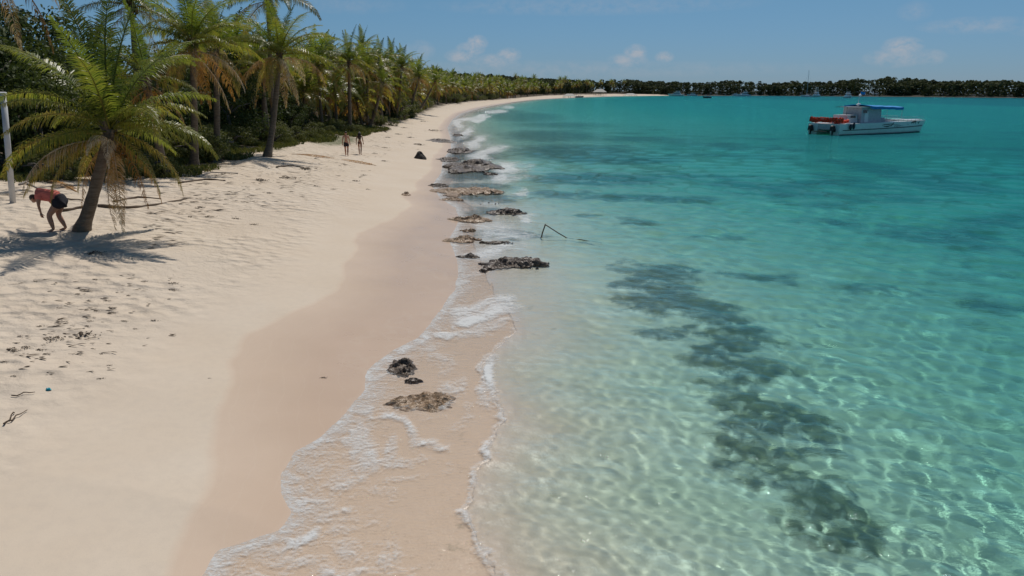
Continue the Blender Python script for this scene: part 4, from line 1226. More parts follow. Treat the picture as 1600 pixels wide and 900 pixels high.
for px, py, w_, lab in [
    (150, 396, 34, 'black seaweed heap in the shadow of the nearest palm'),
    (132, 523, 36, 'long dark seaweed strip, biggest of those on the left sand'), (82, 530, 34, 'matted seaweed clump just left of the long strip'),
    (39, 543, 22, 'upright dark seaweed lump at the lower left'), (62, 547, 18, 'seaweed clump beside the upright lump'), (17, 547, 30, 'dark seaweed clump near the left edge level with the upright lump'),
    (3, 566, 16, 'seaweed cut by the left edge'), (478, 264, 30, 'dark seaweed pile below the curved palm'),
    (675, 204, 34, 'dark weedy patch where the far sand meets the wash'), (652, 226, 24, 'seaweed beside the wash left of the surf rocks'),
    (446, 279, 30, 'brown seaweed streak between the curved palm and open sand'), (405, 282, 28, 'brown seaweed streak nearest the shadow of the curved palm')]:
    weed(px, py, w_, lab, i_); i_ += 1
for px, py, w_ in [(136, 510, 14), (61, 510, 14), (140, 502, 12), (175, 489, 14), (172, 481, 12), (150, 486, 14), (192, 502, 14), (240, 501, 14), (211, 514, 9), (170, 571, 10), (155, 592, 12), (79, 585, 8), (327, 591, 6), (30, 526, 12),
                   (270, 443, 18), (268, 453, 18), (165, 470, 12), (108, 473, 10), (120, 460, 12), (200, 462, 10), (225, 440, 12), (55, 440, 10), (68, 472, 9), (90, 502, 10), (145, 545, 10), (158, 553, 9), (20, 588, 12), (505, 590, 12),
                   (493, 291, 14), (554, 283, 16), (567, 274, 12), (535, 283, 8), (600, 231, 12), (621, 210, 14), (388, 308, 10), (312, 324, 16), (327, 339, 20), (297, 339, 14), (367, 342, 16), (395, 351, 16), (350, 271, 16), (352, 312, 10), (335, 319, 10), (420, 302, 14), (455, 300, 12), (520, 296, 12), (574, 296, 10), (600, 252, 14), (585, 240, 12), (640, 215, 14), (605, 215, 12), (630, 200, 12), (660, 190, 16)]:
    weed(px, py, w_, 'small scrap of dark seaweed lying on the pale sand', i_, .8); i_ += 1
def wrack():
    rn = random.Random(77); mb = MB(); spots = []
    def add(px, py, s):
        g = at(px, py)
        spots.append((g, s))
    for q in range(105):   # the wrack band on the left sand
        t = rn.random(); py = 425 + 165 * t; px = rn.gauss(165 - 115 * t, 75)
        if 0 <= px < 300: add(px, py, rn.uniform(.4, 1.0))
    for q in range(240):
        px = rn.uniform(230, 680); py = 350 - (px - 230) * .335 + rn.gauss(0, 17)
        add(px, py, rn.uniform(.8, 2.2))
    for q in range(160):   # litter under the thicket edge
        px = rn.uniform(0, 420); py = 300 - px * .07 + rn.gauss(0, 8)
        add(px, py, rn.uniform(.6, 1.7))
    for g, s in spots:
        for k_ in range(rn.randint(1, 4)):
            a = rn.uniform(-.5, .5); l = rn.uniform(.04, .17) * s; w_ = rn.uniform(.006, .018) * s
            p = g + Vector((rn.gauss(0, .08) * s, rn.gauss(0, .08) * s, .012))
            d = Vector((math.cos(a), math.sin(a), rn.uniform(-.05, .2))) * l; n_ = Vector((-math.sin(a), math.cos(a), .1)) * w_
            mb.face([p - d - n_, p - d * .2 - n_ * 1.4, p + d - n_ * .3, p + d * .3 + n_ * 1.3, p - d * .6 + n_], rn.uniform(.1, .9))
    o = mb.build('seaweed_litter', m_weed)
    tag(o, kind='stuff', label='thin scatter of seaweed bits and leaf litter over the sand')
wrack()
# ------------------------------------------------------------------ the moored catamaran
def hull_mesh(L, ya, yb, zt0, zt1, rake, taper=4.0, zb=-.45, nx=36):
    """one slim hull along +x from y=ya (outer) to yb: sections lofted from the stern to a raked bow"""
    vs = []; fs = []; mi = []
    m = 9
    yc = (ya + yb) / 2; hw = abs(yb - ya) / 2
    for i in range(nx + 1):
        u = i / nx
        for j in range(m + 1):                      # from the outer top edge round the keel to the inner top edge
            w_ = j / m
            zt = zt0 + (zt1 - zt0) * u ** 1.6
            if w_ < .5: zz = zt + (zb * (1 - .6 * u ** 3) - zt) * (w_ / .5)
            else: zz = zb * (1 - .6 * u ** 3) + (zt - zb * (1 - .6 * u ** 3)) * ((w_ - .5) / .5)
            hgt = (zz - zb) / (zt - zb)
            x = u * (L + rake * hgt ** 1.2)
            xx = max(0.0, (x - (L - taper)) / (taper + rake * hgt))
            half = hw * max(.02, (1 - min(1, xx) ** 1.9)) * (.45 + .55 * min(1, (hgt / .42)) ** .6)
            if j == m // 2 or (m % 2 == 0 and j == m / 2): pass
            sgn = -1 if w_ < .5 else 1
            if ya > yb: sgn = -sgn
            vs.append((x, yc + sgn * half, zz))
    for i in range(nx):
        for j in range(m):
            a = i * (m + 1) + j
            fs.append((a, a + m + 1, a + m + 2, a + 1))
    for i in range(nx):                             # deck lid
        a = i * (m + 1)
        fs.append((a, a + m, a + m + 1 + m, a + m + 1))
    fs.append(tuple(range(m + 1)))
    return vs, fs
def strip_on_side(mb, pts, w_, y=-.012, yf=None):
    """painted stroke standing a few millimetres proud of the hull side"""
    for (x0, z0, w0), (x1, z1, w1) in zip(pts[:-1], pts[1:]):
        d = Vector((x1 - x0, 0, z1 - z0))
        if d.length < 1e-6: continue
        n = Vector((-d.z, 0, d.x)).normalized()
        y0 = yf(x0) if yf else y; y1 = yf(x1) if yf else y
        a = Vector((x0, y0, z0)); b = Vector((x1, y1, z1))
        mb.face([a - n * w0 * w_, b - n * w1 * w_, b + n * w1 * w_, a + n * w0 * w_])
def catamaran():
    a = at(1311, 212, 0); b = at(1443, 207, 0)
    head = math.atan2(b.y - a.y, b.x - a.x)
    L = (b - a).length; B = 5.0
    root = empty('dive_boat', (a.x, a.y, 0), head)
    hb = MB()
    for ya, yb in ((0, 1.5), (B, B - 1.5)):
        vs, fs = hull_mesh(L, ya, yb, 1.42, 1.62, 1.2)
        hb.idx(vs, fs)
    hb.box((L * .5, B / 2, .98), (L * .96, B - 2.4, .62))
    hull = hb.build('hull', m_white, root, False)
    def side_y(x):
        xx = max(0.0, (x - (L - 4.0)) / 5.0)
        return .75 - .75 * max(.02, (1 - min(1, xx) ** 1.9)) - .02
    # rubbing strake, boot stripe and side lettering
    mb = MB()
    P = [(L * 1.02 * i / 30, .62 + .30 * (i / 30) ** 1.6, 1) for i in range(1, 31)]
    strip_on_side(mb, P, .055, yf=side_y); mb.build('strake', m_navy, hull)
    mb = MB()
    P = [(L * .985 * i / 30, .02 + .12 * max(0, i / 30 - .6), .9 + 1.5 * max(0, i / 30 - .7)) for i in range(0, 31)]
    strip_on_side(mb, P, .10, yf=side_y); mb.build('boot_stripe', m_navy, hull)
    X0 = 7.9; mb = MB()
    def S(p, w_=.05): strip_on_side(mb, [(X0 + x, .93 + z, k_) for x, z, k_ in p], w_, yf=lambda x: side_y(x) - .004)
    S([(0, .20, .2), (.5, .27, 1), (1.2, .30, 1.1), (1.9, .33, .7), (2.4, .36, .2)])
    S([(.3, .05, .2), (.8, .02, 1.3), (1.3, .05, 1.5), (1.75, .14, .5)])
    S([(1.75, .02, .6), (2.0, .22, 1.1), (2.25, .45, .9), (2.4, .52, .4)], .06)
    S([(2.0, .25, .4), (2.6, .29, .7), (3.6, .26, .2)], .035)
    for x in (2.45, 2.8, 3.1, 3.45):
        S([(x, .12, .6), (x + .08, .02, .9), (x + .2, .02, .8), (x + .26, .13, .5)], .04)
    S([(3.7, .12, .3), (4.0, .03, .7), (4.3, .05, .3)], .03)
    mb.build('lettering', m_black, hull); mb = MB()
    X0 = 13.6
    S([(.2, .38, .3), (.6, .52, 1.2), (1.1, .55, 1.4), (1.5, .56, .8)], .09)
    S([(.45, .50, .8), (.38, .25, .5)], .04); S([(.85, .50, .8), (.80, .22, .5)], .04); S([(1.35, .55, 1), (1.25, .20, .5)], .05)
    S([(-.5, .25, .5), (-.4, .22, .8)], .07)
    X0 = 15.4
    S([(.1, .55, .8), (.25, .28, .9), (.7, .62, .6)], .06)
    mb.build('lettering', m_black, hull)
    # curved white fairings down to the transoms, stern panel and steps
    for y0 in (.02, B - .14):
        mb = MB()
        mb.tube([(1.9, y0 + .06, 1.47), (1.2, y0 + .06, 1.45), (.55, y0 + .06, 1.22), (.15, y0 + .06, .85), (-.15, y0 + .06, .45)], [.07, .085, .09, .09, .08], 8)
        mb.build('stern_fairing', m_white, root, True)
    mb = MB(); mb.box((.12, B / 2, 1.02), (.10, B - 1.0, .72)); mb.build('stern_panel', m_greywhite, root)
    # outboard engines
    for y0 in (.75, B - .75):
        e = MB()
        e.box((-.42, y0, .85), (.62, .42, .55), None, .5, 0, .78); e.ball((-.42, y0, 1.12), (.33, .22, .14), 10)
        e.tube([(-.36, y0, .6), (-.42, y0, .1), (-.45, y0, -.5)], [.15, .11, .10], 8)
        e.box((-.12, y0, .62), (.28, .30, .40))
        eng = e.build('outboard_engine', m_black, root)
        p = MB(); p.ball((-.55, y0, -.55), (.30, .09, .09), 8); p.build('propeller', m_black, eng)
    mb = MB(); mb.box((-.30, B / 2, .42), (.75, 2.0, .10)); mb.build('swim_platform', m_black, root)
    # deck house, aft box with a dark window
    c = MB(); c.box((7.0, B / 2, 2.42), (4.0, 3.0, 1.95), None, .5, 0, .94)
    cab = c.build('cabin', m_greywhite, root)
    w_ = MB()
    for x in (5.75,): w_.box((x, B / 2 - 1.475, 2.88), (.75, .03, .38), Matrix.Rotation(R(-2.6), 3, 'X'))
    w_.build('window', m_glass, cab)
    d = MB(); d.box((6.0, B / 2 - 1.49, 2.2), (.70, .03, 1.35), Matrix.Rotation(R(-2.6), 3, 'X')); d.build('door', m_white, cab)
    r = MB(); r.box((6.9, B / 2, 3.45), (4.5, 3.3, .10)); r.build('roof', m_white, cab)
    c = MB(); c.box((3.8, B / 2, 1.95), (2.0, 2.4, 1.05), None, .5, 0, .92); box = c.build('locker', m_greywhite, root)
    w_ = MB(); w_.box((3.9, B / 2 - 1.19, 2.24), (.9, .03, .26)); w_.build('window', m_glass, box)
    s = MB(); s.box((9.3, B / 2, 1.75), (1.2, 2.6, .62)); s.box((11.0, B / 2, 1.64), (2.4, 1.2, .36)); s.build('deck_bench', m_greywhite, root)
    # blue awning on thin legs
    nx, ny = 14, 8; vs = []; fs = []
    for k_ in (0, 1):
        for i in range(nx + 1):
            for j in range(ny + 1):
                x = 5.9 + 6.6 * i / nx; y = .45 + 4.1 * j / ny
                z = 3.62 + .16 * math.sin(PI * j / ny) - .07 * abs(math.sin(PI * i / nx * 3)) - .22 * (i / nx) - .05 * k_
                vs.append((x, y, z))
    o_ = (nx + 1) * (ny + 1)
    for i in range(nx):
        for j in range(ny):
            q = i * (ny + 1) + j
            fs.append((q, q + ny + 1, q + ny + 2, q + 1)); fs.append((o_ + q, o_ + q + 1, o_ + q + ny + 2, o_ + q + ny + 1))
    for i in range(nx):
        for q, s_ in ((i * (ny + 1), 1), (i * (ny + 1) + ny, -1)):
            fs.append((q, q + o_, q + ny + 1 + o_, q + ny + 1))
    for j in range(ny):
        for q in (j, nx * (ny + 1) + j):
            fs.append((q, q + 1, q + 1 + o_, q + o_))
    mb = MB(); mb.idx(vs, fs)
    for i in range(nx):
        x0 = 5.9 + 6.6 * i / nx; x1 = 5.9 + 6.6 * (i + 1) / nx
        zf = lambda x: 3.60 - .22 * ((x - 5.9) / 6.6) - .07 * abs(math.sin(PI * (x - 5.9) / 6.6 * 3))
        for y in (.44, 4.56): mb.face([(x0, y, zf(x0) + .02), (x1, y, zf(x1) + .02), (x1, y, zf(x1) - .30 - .03 * math.sin(i * 2)), (x0, y, zf(x0) - .30 - .03 * math.sin(i * 2 - 2))])
    aw = mb.build('awning', m_canvas, root)
    mb = MB()
    for x in (9.4, 12.4):
        for y in (.55, 4.45): mb.tube([(x, y, 1.5), (x, y, 2.5), (x, y, 3.5)], .03, 6)
    mb.build('awning_frame', m_steel, aw)
    # rails, bow sprit
    def rail(y):
        m_ = MB(); n = 8
        for i in range(n + 1):
            x = 9.6 + i * .92
            m_.tube([(x, y + (.35 * max(0, i - 4) / 4 if y < 2 else -.35 * max(0, i - 4) / 4), 1.5), (x, y + (.35 * max(0, i - 4) / 4 if y < 2 else -.35 * max(0, i - 4) / 4), 2.15)], .018, 5)
        for z in (1.85, 2.15):
            m_.tube([(9.6 + i * .92, y + (.35 * max(0, i - 4) / 4 if y < 2 else -.35 * max(0, i - 4) / 4), z) for i in range(n + 1)], .02, 5)
        m_.build('rail', m_steel, root)
    rail(.2); rail(B - .2)
    mb = MB(); mb.tube([(L + .2, B / 2, 1.62), (L + 1.2, B / 2, 1.66), (L + 2.3, B / 2, 1.70)], .06, 8); mb.box((L - 1.2, B / 2, 1.66), (3.2, 3.6, .10)); mb.build('bowsprit', m_white, root)
    mb = MB(); mb.tube([(3.6, B / 2 - .2, 3.5), (2.0, B / 2 - .5, 3.52), (.9, B / 2 - .8, 3.50)], .035, 6); mb.tube([(3.9, B / 2 - .1, 2.4), (3.9, B / 2 - .1, 3.5)], .03, 6); mb.build('boom', m_navy, root)
    mb = MB(); mb.tube([(6.1, B / 2, 3.4), (6.05, B / 2, 4.3), (6.3, B / 2, 5.2)], .03, 6); mb.ball((6.15, B / 2, 3.75), (.35, .28, .16), 10); mb.ball((6.25, B / 2, 4.95), (.22, .20, .12), 10); mast = mb.build('mast', m_white, root, True)
    fl = MB()
    for i in range(6):
        z = lambda q: 5.05 + .05 * math.sin(q * 1.3)
        y = lambda q: B / 2 + .06 * math.sin(q * 1.1)
        fl.face([(6.3 + i * .15, y(i), z(i)), (6.45 + i * .15, y(i + 1), z(i + 1)), (6.45 + i * .15, y(i + 1), z(i + 1) + .32), (6.3 + i * .15, y(i), z(i) + .32)])
    fl.build('flag', m_canvas, mast)
    # bags and fenders hung over the near side
    for x, zz, hh in ((1.75, 1.05, .72), (2.35, 1.18, .85)):
        mb = MB(); mb.ball((x, -.19, zz), (.20, .15, hh * .55), 12); mb.tube([(x, -.14, zz + hh * .5), (x, .02, 1.5)], .015, 5); mb.build('fender', m_navy, root, True)
    tag(root, 'white catamaran dive boat with blue awning moored in the bay', 'boat')
    # life jackets heaped over the stern rail
    mb = MB(); mb.tube([(.35, .2, 1.4), (.35, .2, 1.95), (.35, B / 2, 2.0), (.35, B - .2, 1.95), (.35, B - .2, 1.4)], .03, 6); mb.build('stern_rail', m_steel, root)
    rn = random.Random(6)
    M = Matrix.Translation((a.x, a.y, 0)) @ Matrix.Rotation(head, 4, 'Z')
    jm = MB()
    for s in (-1, 1):
        jm.box((.17 * s, .10, -.18), (.26, .12, .52), Matrix.Rotation(R(6 * s), 3, 'Y')); jm.ball((.17 * s, .12, -.18), (.15, .09, .28), 8)
    jm.box((0, -.10, -.16), (.52, .11, .50)); jm.tube([(-.2, -.08, .08), (-.2, 0, .13), (-.2, .08, .08)], .06, 6); jm.tube([(.2, -.08, .08), (.2, 0, .13), (.2, .08, .08)], .06, 6)
    jme = jm.mesh('life_jacket', m_orange)
    for i in range(11):
        y = .35 + i * (B - .7) / 10; z = 1.98 + rn.uniform(-.06, .12)
        p = M @ Vector((.35 + rn.uniform(-.05, .25), y, z))
        o = link('life_jacket', jme, None, p, (rn.uniform(-.25, .25), rn.uniform(-.2, .2), head + PI / 2 + rn.uniform(-.3, .3)), rn.uniform(.9, 1.15))
        tag(o, 'orange red life jacket hung over the stern rail of the catamaran', 'life jacket', 'life jackets on the stern rail')
    for i in range(5):
        p = M @ Vector((1.0 + i * .35, 1.2 + rn.uniform(-.4, .4), 1.62))
        o = link('life_jacket', jme, None, p + Vector((0, 0, .12)), (R(70) + rn.uniform(-.3, .3), rn.uniform(-.3, .3), rn.uniform(0, 6)), 1.0)
        tag(o, 'orange life jacket lying on the aft deck of the catamaran', 'life jacket', 'life jackets lying on the aft deck')
catamaran()

# ------------------------------------------------------------------ distant boats
def cruiser(px, py, Lb, Bb, head, label, fly=True, tower=False, hullm=None, roofm=None, open_=False, mast=0, group=None):
    p = at(px, py, 0)
    root = empty('motor_boat' if not mast else 'sailing_boat', (p.x, p.y, 0), R(head))
    hm = hullm or m_white
    mb = MB(); vs, fs = hull_mesh(Lb, 0, Bb, Lb * .085 + .35, Lb * .13 + .5, Lb * .10, Lb * .45, -.3, 18)
    mb.idx([(x - Lb / 2, y - Bb / 2, z) for x, y, z in vs], fs); hull = mb.build('hull', hm, root)
    z0 = Lb * .085 + .4
    mb = MB()
    strip_on_side(mb, [(-Lb / 2 + Lb * i / 10, .10, 1) for i in range(0, 9)], .09, y=-Bb / 2 - .02); mb.build('boot_stripe', m_navy, hull)
    if open_:
        mb = MB(); mb.box((-.1 * Lb, 0, z0 + 1.95), (Lb * .62, Bb * .92, .14)); rf = mb.build('canopy', roofm or m_pink, root)
        mb = MB()
        for x in (-.38, .18):
            for y in (-.42, .42): mb.tube([(x * Lb, y * Bb, z0 - .2), (x * Lb, y * Bb, z0 + 1.9)], .05, 5)
        mb.build('canopy_post', m_steel, rf)
        mb = MB(); mb.box((-.05 * Lb, 0, z0 + .4), (Lb * .15, Bb * .4, .9)); mb.box((-.3 * Lb, 0, z0 + .2), (Lb * .12, Bb * .7, .5)); mb.build('console', m_greywhite, root)
    elif not mast:
        ch = 1.5 + Lb * .05
        mb = MB(); mb.box((-.02 * Lb, 0, z0 + ch / 2), (Lb * .62, Bb * .92, ch), None, .5, 0, .52); cab = mb.build('cabin', m_white, root)
        mb = MB(); mb.box((-.02 * Lb, 0, z0 + ch * .60), (Lb * .485, Bb * .72, ch * .24), None, .5, 0, .84); mb.build('window', m_glass, cab)
        mb = MB(); mb.box((-.06 * Lb, 0, z0 + ch + .06), (Lb * .56, Bb * .82, .12)); mb.build('roof', m_white, cab)
        if fly:
            mb = MB(); mb.box((-.08 * Lb, 0, z0 + ch + .45), (Lb * .36, Bb * .7, 1.0), None, .5, 0, .55); f = mb.build('flybridge', m_white, root)
            mb = MB(); mb.box((-.09 * Lb, 0, z0 + ch + 1.75), (Lb * .30, Bb * .62, .12))
            for x in (-.2, .03):
                for y in (-.25, .25): mb.tube([(x * Lb, y * Bb, z0 + ch + .4), (x * Lb, y * Bb, z0 + ch + 1.75)], .05, 5)
            mb.build('bimini', m_white, f)
        if tower:
            mb = MB(); zt = z0 + ch + 1.8
            for x, y in ((-.2, -.3), (-.2, .3), (.04, -.3), (.04, .3)):
                mb.tube([(x * Lb, y * Bb, zt - 1.2), (x * Lb * .5 - .04 * Lb, y * Bb * .45, zt + 3.6)], .07, 5)
            for z_, k_ in ((1.3, .8), (3.0, .5)): mb.box((-.07 * Lb, 0, zt + z_), (Lb * .17 * k_, Bb * .5 * k_, .16))
            mb.build('tuna_tower', m_white, root)
            mb = MB()
            for y in (-1, 1): mb.tube([(-.1 * Lb, y * Bb * .45, z0 + 1), (-.35 * Lb, y * Bb * .9, z0 + 6.5)], .04, 5)
            mb.build('outrigger', m_steel, root)
    else:
        mb = MB(); mb.box((0, 0, z0 + .25), (Lb * .35, Bb * .55, .6), None, .5, 0, .8); mb.build('cabin', m_white, root)
        mb = MB(); mb.tube([(.05 * Lb, 0, z0), (.05 * Lb, 0, mast * .5), (.04 * Lb, 0, mast)], [.16, .14, .10], 6); ms_ = mb.build('mast', m_greywhite, root)
        mb = MB(); mb.tube([(.05 * Lb, 0, z0 + 1.2), (-.35 * Lb, 0, z0 + 1.3)], .16, 6); mb.build('boom', m_greywhite, ms_)
        mb = MB()
        mb.tube([(.04 * Lb, 0, mast - .1), (Lb * .55, 0, z0 + .3)], .035, 4); mb.tube([(.04 * Lb, 0, mast - .1), (-Lb * .48, 0, z0 + .1)], .035, 4)
        for y in (-1, 1): mb.tube([(.04 * Lb, 0, mast * .9), (.02 * Lb, y * Bb * .48, z0)], .03, 4)
        mb.build('rigging', m_steel, ms_)
    mb = MB(); n = 6
    for s in (-1, 1):
        P = [(Lb * (.12 + .40 * i / n), s * Bb * .44 * (1 - (i / n) ** 2.2), Lb * .11 + .45 + .75) for i in range(n + 1)]
        mb.tube(P, .03, 4)
        for q in P[::2]: mb.tube([(q[0], q[1], q[2] - .8), q], .02, 4)
    mb.build('rail', m_steel, root)
    tag(root, label, 'boat', group)
cruiser(1057, 150.2, 15.6, 5.5, 160, 'white motor cruiser moored off the end of the far white beach', True)
cruiser(1082, 150.0, 10.6, 3.9, 170, 'small white cabin boat just right of the cruiser off the far beach', False)
cruiser(1105, 153.2, 6.3, 2.4, 185, 'dark hulled open boat with a faded red canopy', False, hullm=m_navy, open_=True)
cruiser(1149, 150.2, 7.5, 3.1, 140, 'smaller of the two white boats moored side by side mid bay', False)
cruiser(1163, 150.4, 13.1, 4.7, 175, 'larger of the two white boats moored side by side mid bay', True)
cruiser(1275, 151.4, 13.1, 5.2, 235, 'white sport fishing boat with a tall tuna tower', True, True)
cruiser(1261, 151.6, 10.0, 3.0, 180, 'sailing boat with one tall bare mast beside the sport fishing boat', mast=24)
cruiser(1325, 153.2, 10.6, 4.7, 262, 'white flybridge motor yacht seen end on behind the catamaran', True)
cruiser(890, 151.6, 7.0, 2.2, 20, 'white open boat drawn up at the far beach', False, open_=True, roofm=m_greywhite)
cruiser(905, 152.4, 6.5, 2.0, -10, 'dark low skiff lying at the far beach', False, open_=True, hullm=m_navy, roofm=m_greywhite)

# ------------------------------------------------------------------ huts on the far beach
def hut(px, py, w_, d_, hgt, label, roofm, wallm=None, name='beach_shelter', ridge=True):
    g = at(px, py, 2.0); z = hz(g.x, g.y)
    root = empty(name, (g.x, g.y, z - .1), R(12))
    mb = MB(); e = hgt * .55
    W2, D2 = w_ / 2 * 1.12, d_ / 2 * 1.15
    k_ = .45 if ridge else .02
    vs = [(-W2, -D2, e), (W2, -D2, e), (W2, D2, e), (-W2, D2, e), (-W2 * k_, 0, hgt), (W2 * k_, 0, hgt)]
    mb.idx(vs + [(x, y, zz - .15) for x, y, zz in vs], [(0, 1, 5, 4), (1, 2, 5), (2, 3, 4, 5), (3, 0, 4), (6, 7, 1, 0), (7, 8, 2, 1), (8, 9, 3, 2), (9, 6, 0, 3), (9, 8, 7, 6)])
    mb.build('roof', roofm, root)
    if wallm:
        mb = MB(); mb.box((0, 0, e / 2), (w_, d_, e - .02)); wl = mb.build('wall', wallm, root)
        mb = MB()
        for x in (-.3, 0, .3): mb.box((x * w_, -d_ / 2 - .02, e * .55), (w_ * .14, .06, e * .4))
        mb.build('window', m_glass, wl)
    else:
        for x in (-.5, 0, .5):
            for y in (-.5, .5):
                mb = MB(); mb.tube([(x * w_, y * d_, -.2), (x * w_, y * d_, e + .05)], .12, 6); mb.build('post', m_wood, root)
    tag(root, label, 'shelter' if not wallm else 'house')
hut(937, 147.6, 11, 7, 6.5, 'pale roofed open shelter standing highest on the far beach', m_thatch)
hut(890, 149.2, 9, 5, 4.0, 'low pale shelter at the near end of the far beach', m_thatch)
hut(985, 147.4, 12, 6, 4.2, 'wide low tan roofed shelter on the far white beach', m_thatch)
hut(1045, 146.2, 15, 8, 13.5, 'tan house with a pale roof above the trees ending the far beach', m_thatch, m_tan, 'beach_house')
# ------------------------------------------------------------------ people
def skin_mat(name, c):
    m, k = new_mat(name)
    gp = k.n('ShaderNodeTexCoord').outputs['Object']
    p = k.n('ShaderNodeBsdfPrincipled')
    k.l(k.mix(k.noise(gp, 6, 3), tuple(x * .88 for x in c), c), p.inputs['Base Color'])
    p.inputs['Roughness'].default_value = .5
    p.inputs['Subsurface Weight'].default_value = .08; p.inputs['Subsurface Radius'].default_value = (.02, .01, .005)
    o = k.n('ShaderNodeOutputMaterial'); k.l(p.outputs[0], o.inputs[0])
    return m
m_skin_a = skin_mat('tanned_skin', (.46, .23, .145))
m_skin_b = skin_mat('sunburnt_skin', (.52, .26, .17))
m_skin_c = skin_mat('brown_skin', (.36, .185, .115))
m_hair = pmat('dark_hair', (.014, .009, .006), (.03, .02, .014), .45, 30)
m_hair2 = pmat('brown_hair', (.05, .03, .018), (.09, .055, .03), .5, 30)
m_coral = pmat('coral_cotton', (.74, .21, .17), (.66, .165, .14), .85, 8, .2, .01)
m_shorts = pmat('dark_cotton', (.022, .020, .028), (.04, .036, .045), .8, 8, .2, .01)
m_eye = pmat('eye_dark', (.02, .015, .012), None, .2)
m_eyewhite = pmat('eye_white', (.6, .58, .55), None, .3)
m_lip = pmat('lips', (.34, .13, .10), None, .5)

def skinned(joints, edges, radii, root, sub=2):
    """grow one smooth surface over a joint skeleton (Skin + Subdivision), returned as verts, faces"""
    names = list(joints)
    me = bpy.data.meshes.new('skeleton')
    me.from_pydata([tuple(joints[n]) for n in names], [(names.index(a), names.index(b)) for a, b in edges], [])
    o = bpy.data.objects.new('skeleton', me); COL.objects.link(o)
    o.modifiers.new('Skin', 'SKIN')
    for i, n in enumerate(names):
        sv = me.skin_vertices[0].data[i]
        r = radii[n]
        sv.radius = r if hasattr(r, '__len__') else (r, r)
        sv.use_root = (n == root)
    s = o.modifiers.new('Sub', 'SUBSURF'); s.levels = sub; s.render_levels = sub
    dg = bpy.context.evaluated_depsgraph_get()
    ev = o.evaluated_get(dg); m2 = ev.to_mesh()
    vs = [v.co.copy() for v in m2.vertices]; fs = [tuple(p.vertices) for p in m2.polygons]
    ev.to_mesh_clear(); bpy.data.objects.remove(o); bpy.data.meshes.remove(me)
    return vs, fs
def head_geom(mb, c, fwd, up, s=1.0):
    """skull with jaw, nose, ears, eyes and mouth; fwd is where the face looks"""
    fwd = fwd.normalized(); up = (up - fwd * up.dot(fwd)).normalized(); rt = fwd.cross(up)
    def W(x, y, z): return c + rt * x * s + fwd * y * s + up * z * s
    n, m = 20, 14; vs = []; fs = []
    for i in range(m + 1):
        th = PI * i / m
        for j in range(n):
            ph = 2 * PI * j / n
            x = math.sin(th) * math.cos(ph); y = math.sin(th) * math.sin(ph); z = math.cos(th)
            w_ = .078 * (1 - .28 * max(0, -z) ** 1.5)
            d_ = .098 if y < 0 else .092 + .012 * max(0, -z)
            yy = y * d_
            if y > .55 and -.55 < z < -.35: yy += .006
            vs.append(W(x * w_, yy, z * .118))
    for i in range(m):
        for j in range(n):
            fs.append((i * n + j, (i + 1) * n + j, (i + 1) * n + (j + 1) % n, i * n + (j + 1) % n))
    mb.idx(vs, fs, .5, 0)
    mb.tube([W(0, .085, .012), W(0, .105, -.015), W(0, .112, -.030), W(0, .092, -.040)], [.009, .012, .016, .012], 8, .5, 0)
    for sx in (-1, 1):
        mb.ball(W(.082 * sx, -.008, -.008), (.012, .02, .032), 8, .5, 0)
        mb.ball(W(.032 * sx, .084, .012), .0125, 8, .5, 2); mb.ball(W(.032 * sx, .094, .012), .006, 6, .5, 1)
        mb.tube([W(.016 * sx, .096, .030), W(.034 * sx, .094, .036), W(.052 * sx, .082, .030)], [.003, .005, .003], 5, .5, 1)
    mb.tube([W(-.026, .086, -.062), W(0, .098, -.060), W(.026, .086, -.062)], [.003, .008, .003], 6, .5, 3)
def hand_geom(mb, wrist, d, palm_n, side, s=1.0, curl=.5):
    """palm with four unequal curled fingers and a thumb leaving its side"""
    d = d.normalized(); palm_n = (palm_n - d * palm_n.dot(d)).normalized(); ac = d.cross(palm_n)
    pal = wrist + d * .05 * s
    mb.tube([wrist - d * .015 * s, pal - d * .015 * s, pal + d * .035 * s], [.026 * s, .038 * s, .034 * s], 8, .5, 0)
    for q, l in enumerate((.072, .082, .076, .058)):
        o = pal + d * .03 * s + ac * (.027 - .018 * q) * s * side
        p = o; dd = d; P = [o - d * .015 * s]
        for k_, fr in enumerate((.45, .32, .23)):
            dd = (dd + palm_n * curl * (.45 + .25 * k_)).normalized(); p = p + dd * l * fr * s; P.append(p)
        mb.tube(P, [.0095 * s, .009 * s, .0085 * s, .0065 * s], 7, .5, 0)
    t0 = wrist + d * .03 * s + ac * .028 * s * side
    mb.tube([t0, t0 + (ac * side * .8 + d * .6).normalized() * .035 * s, t0 + (ac * side * .5 + d + palm_n * .5).normalized() * .062 * s], [.014 * s, .011 * s, .008 * s], 7, .5, 0)
V3 = Vector
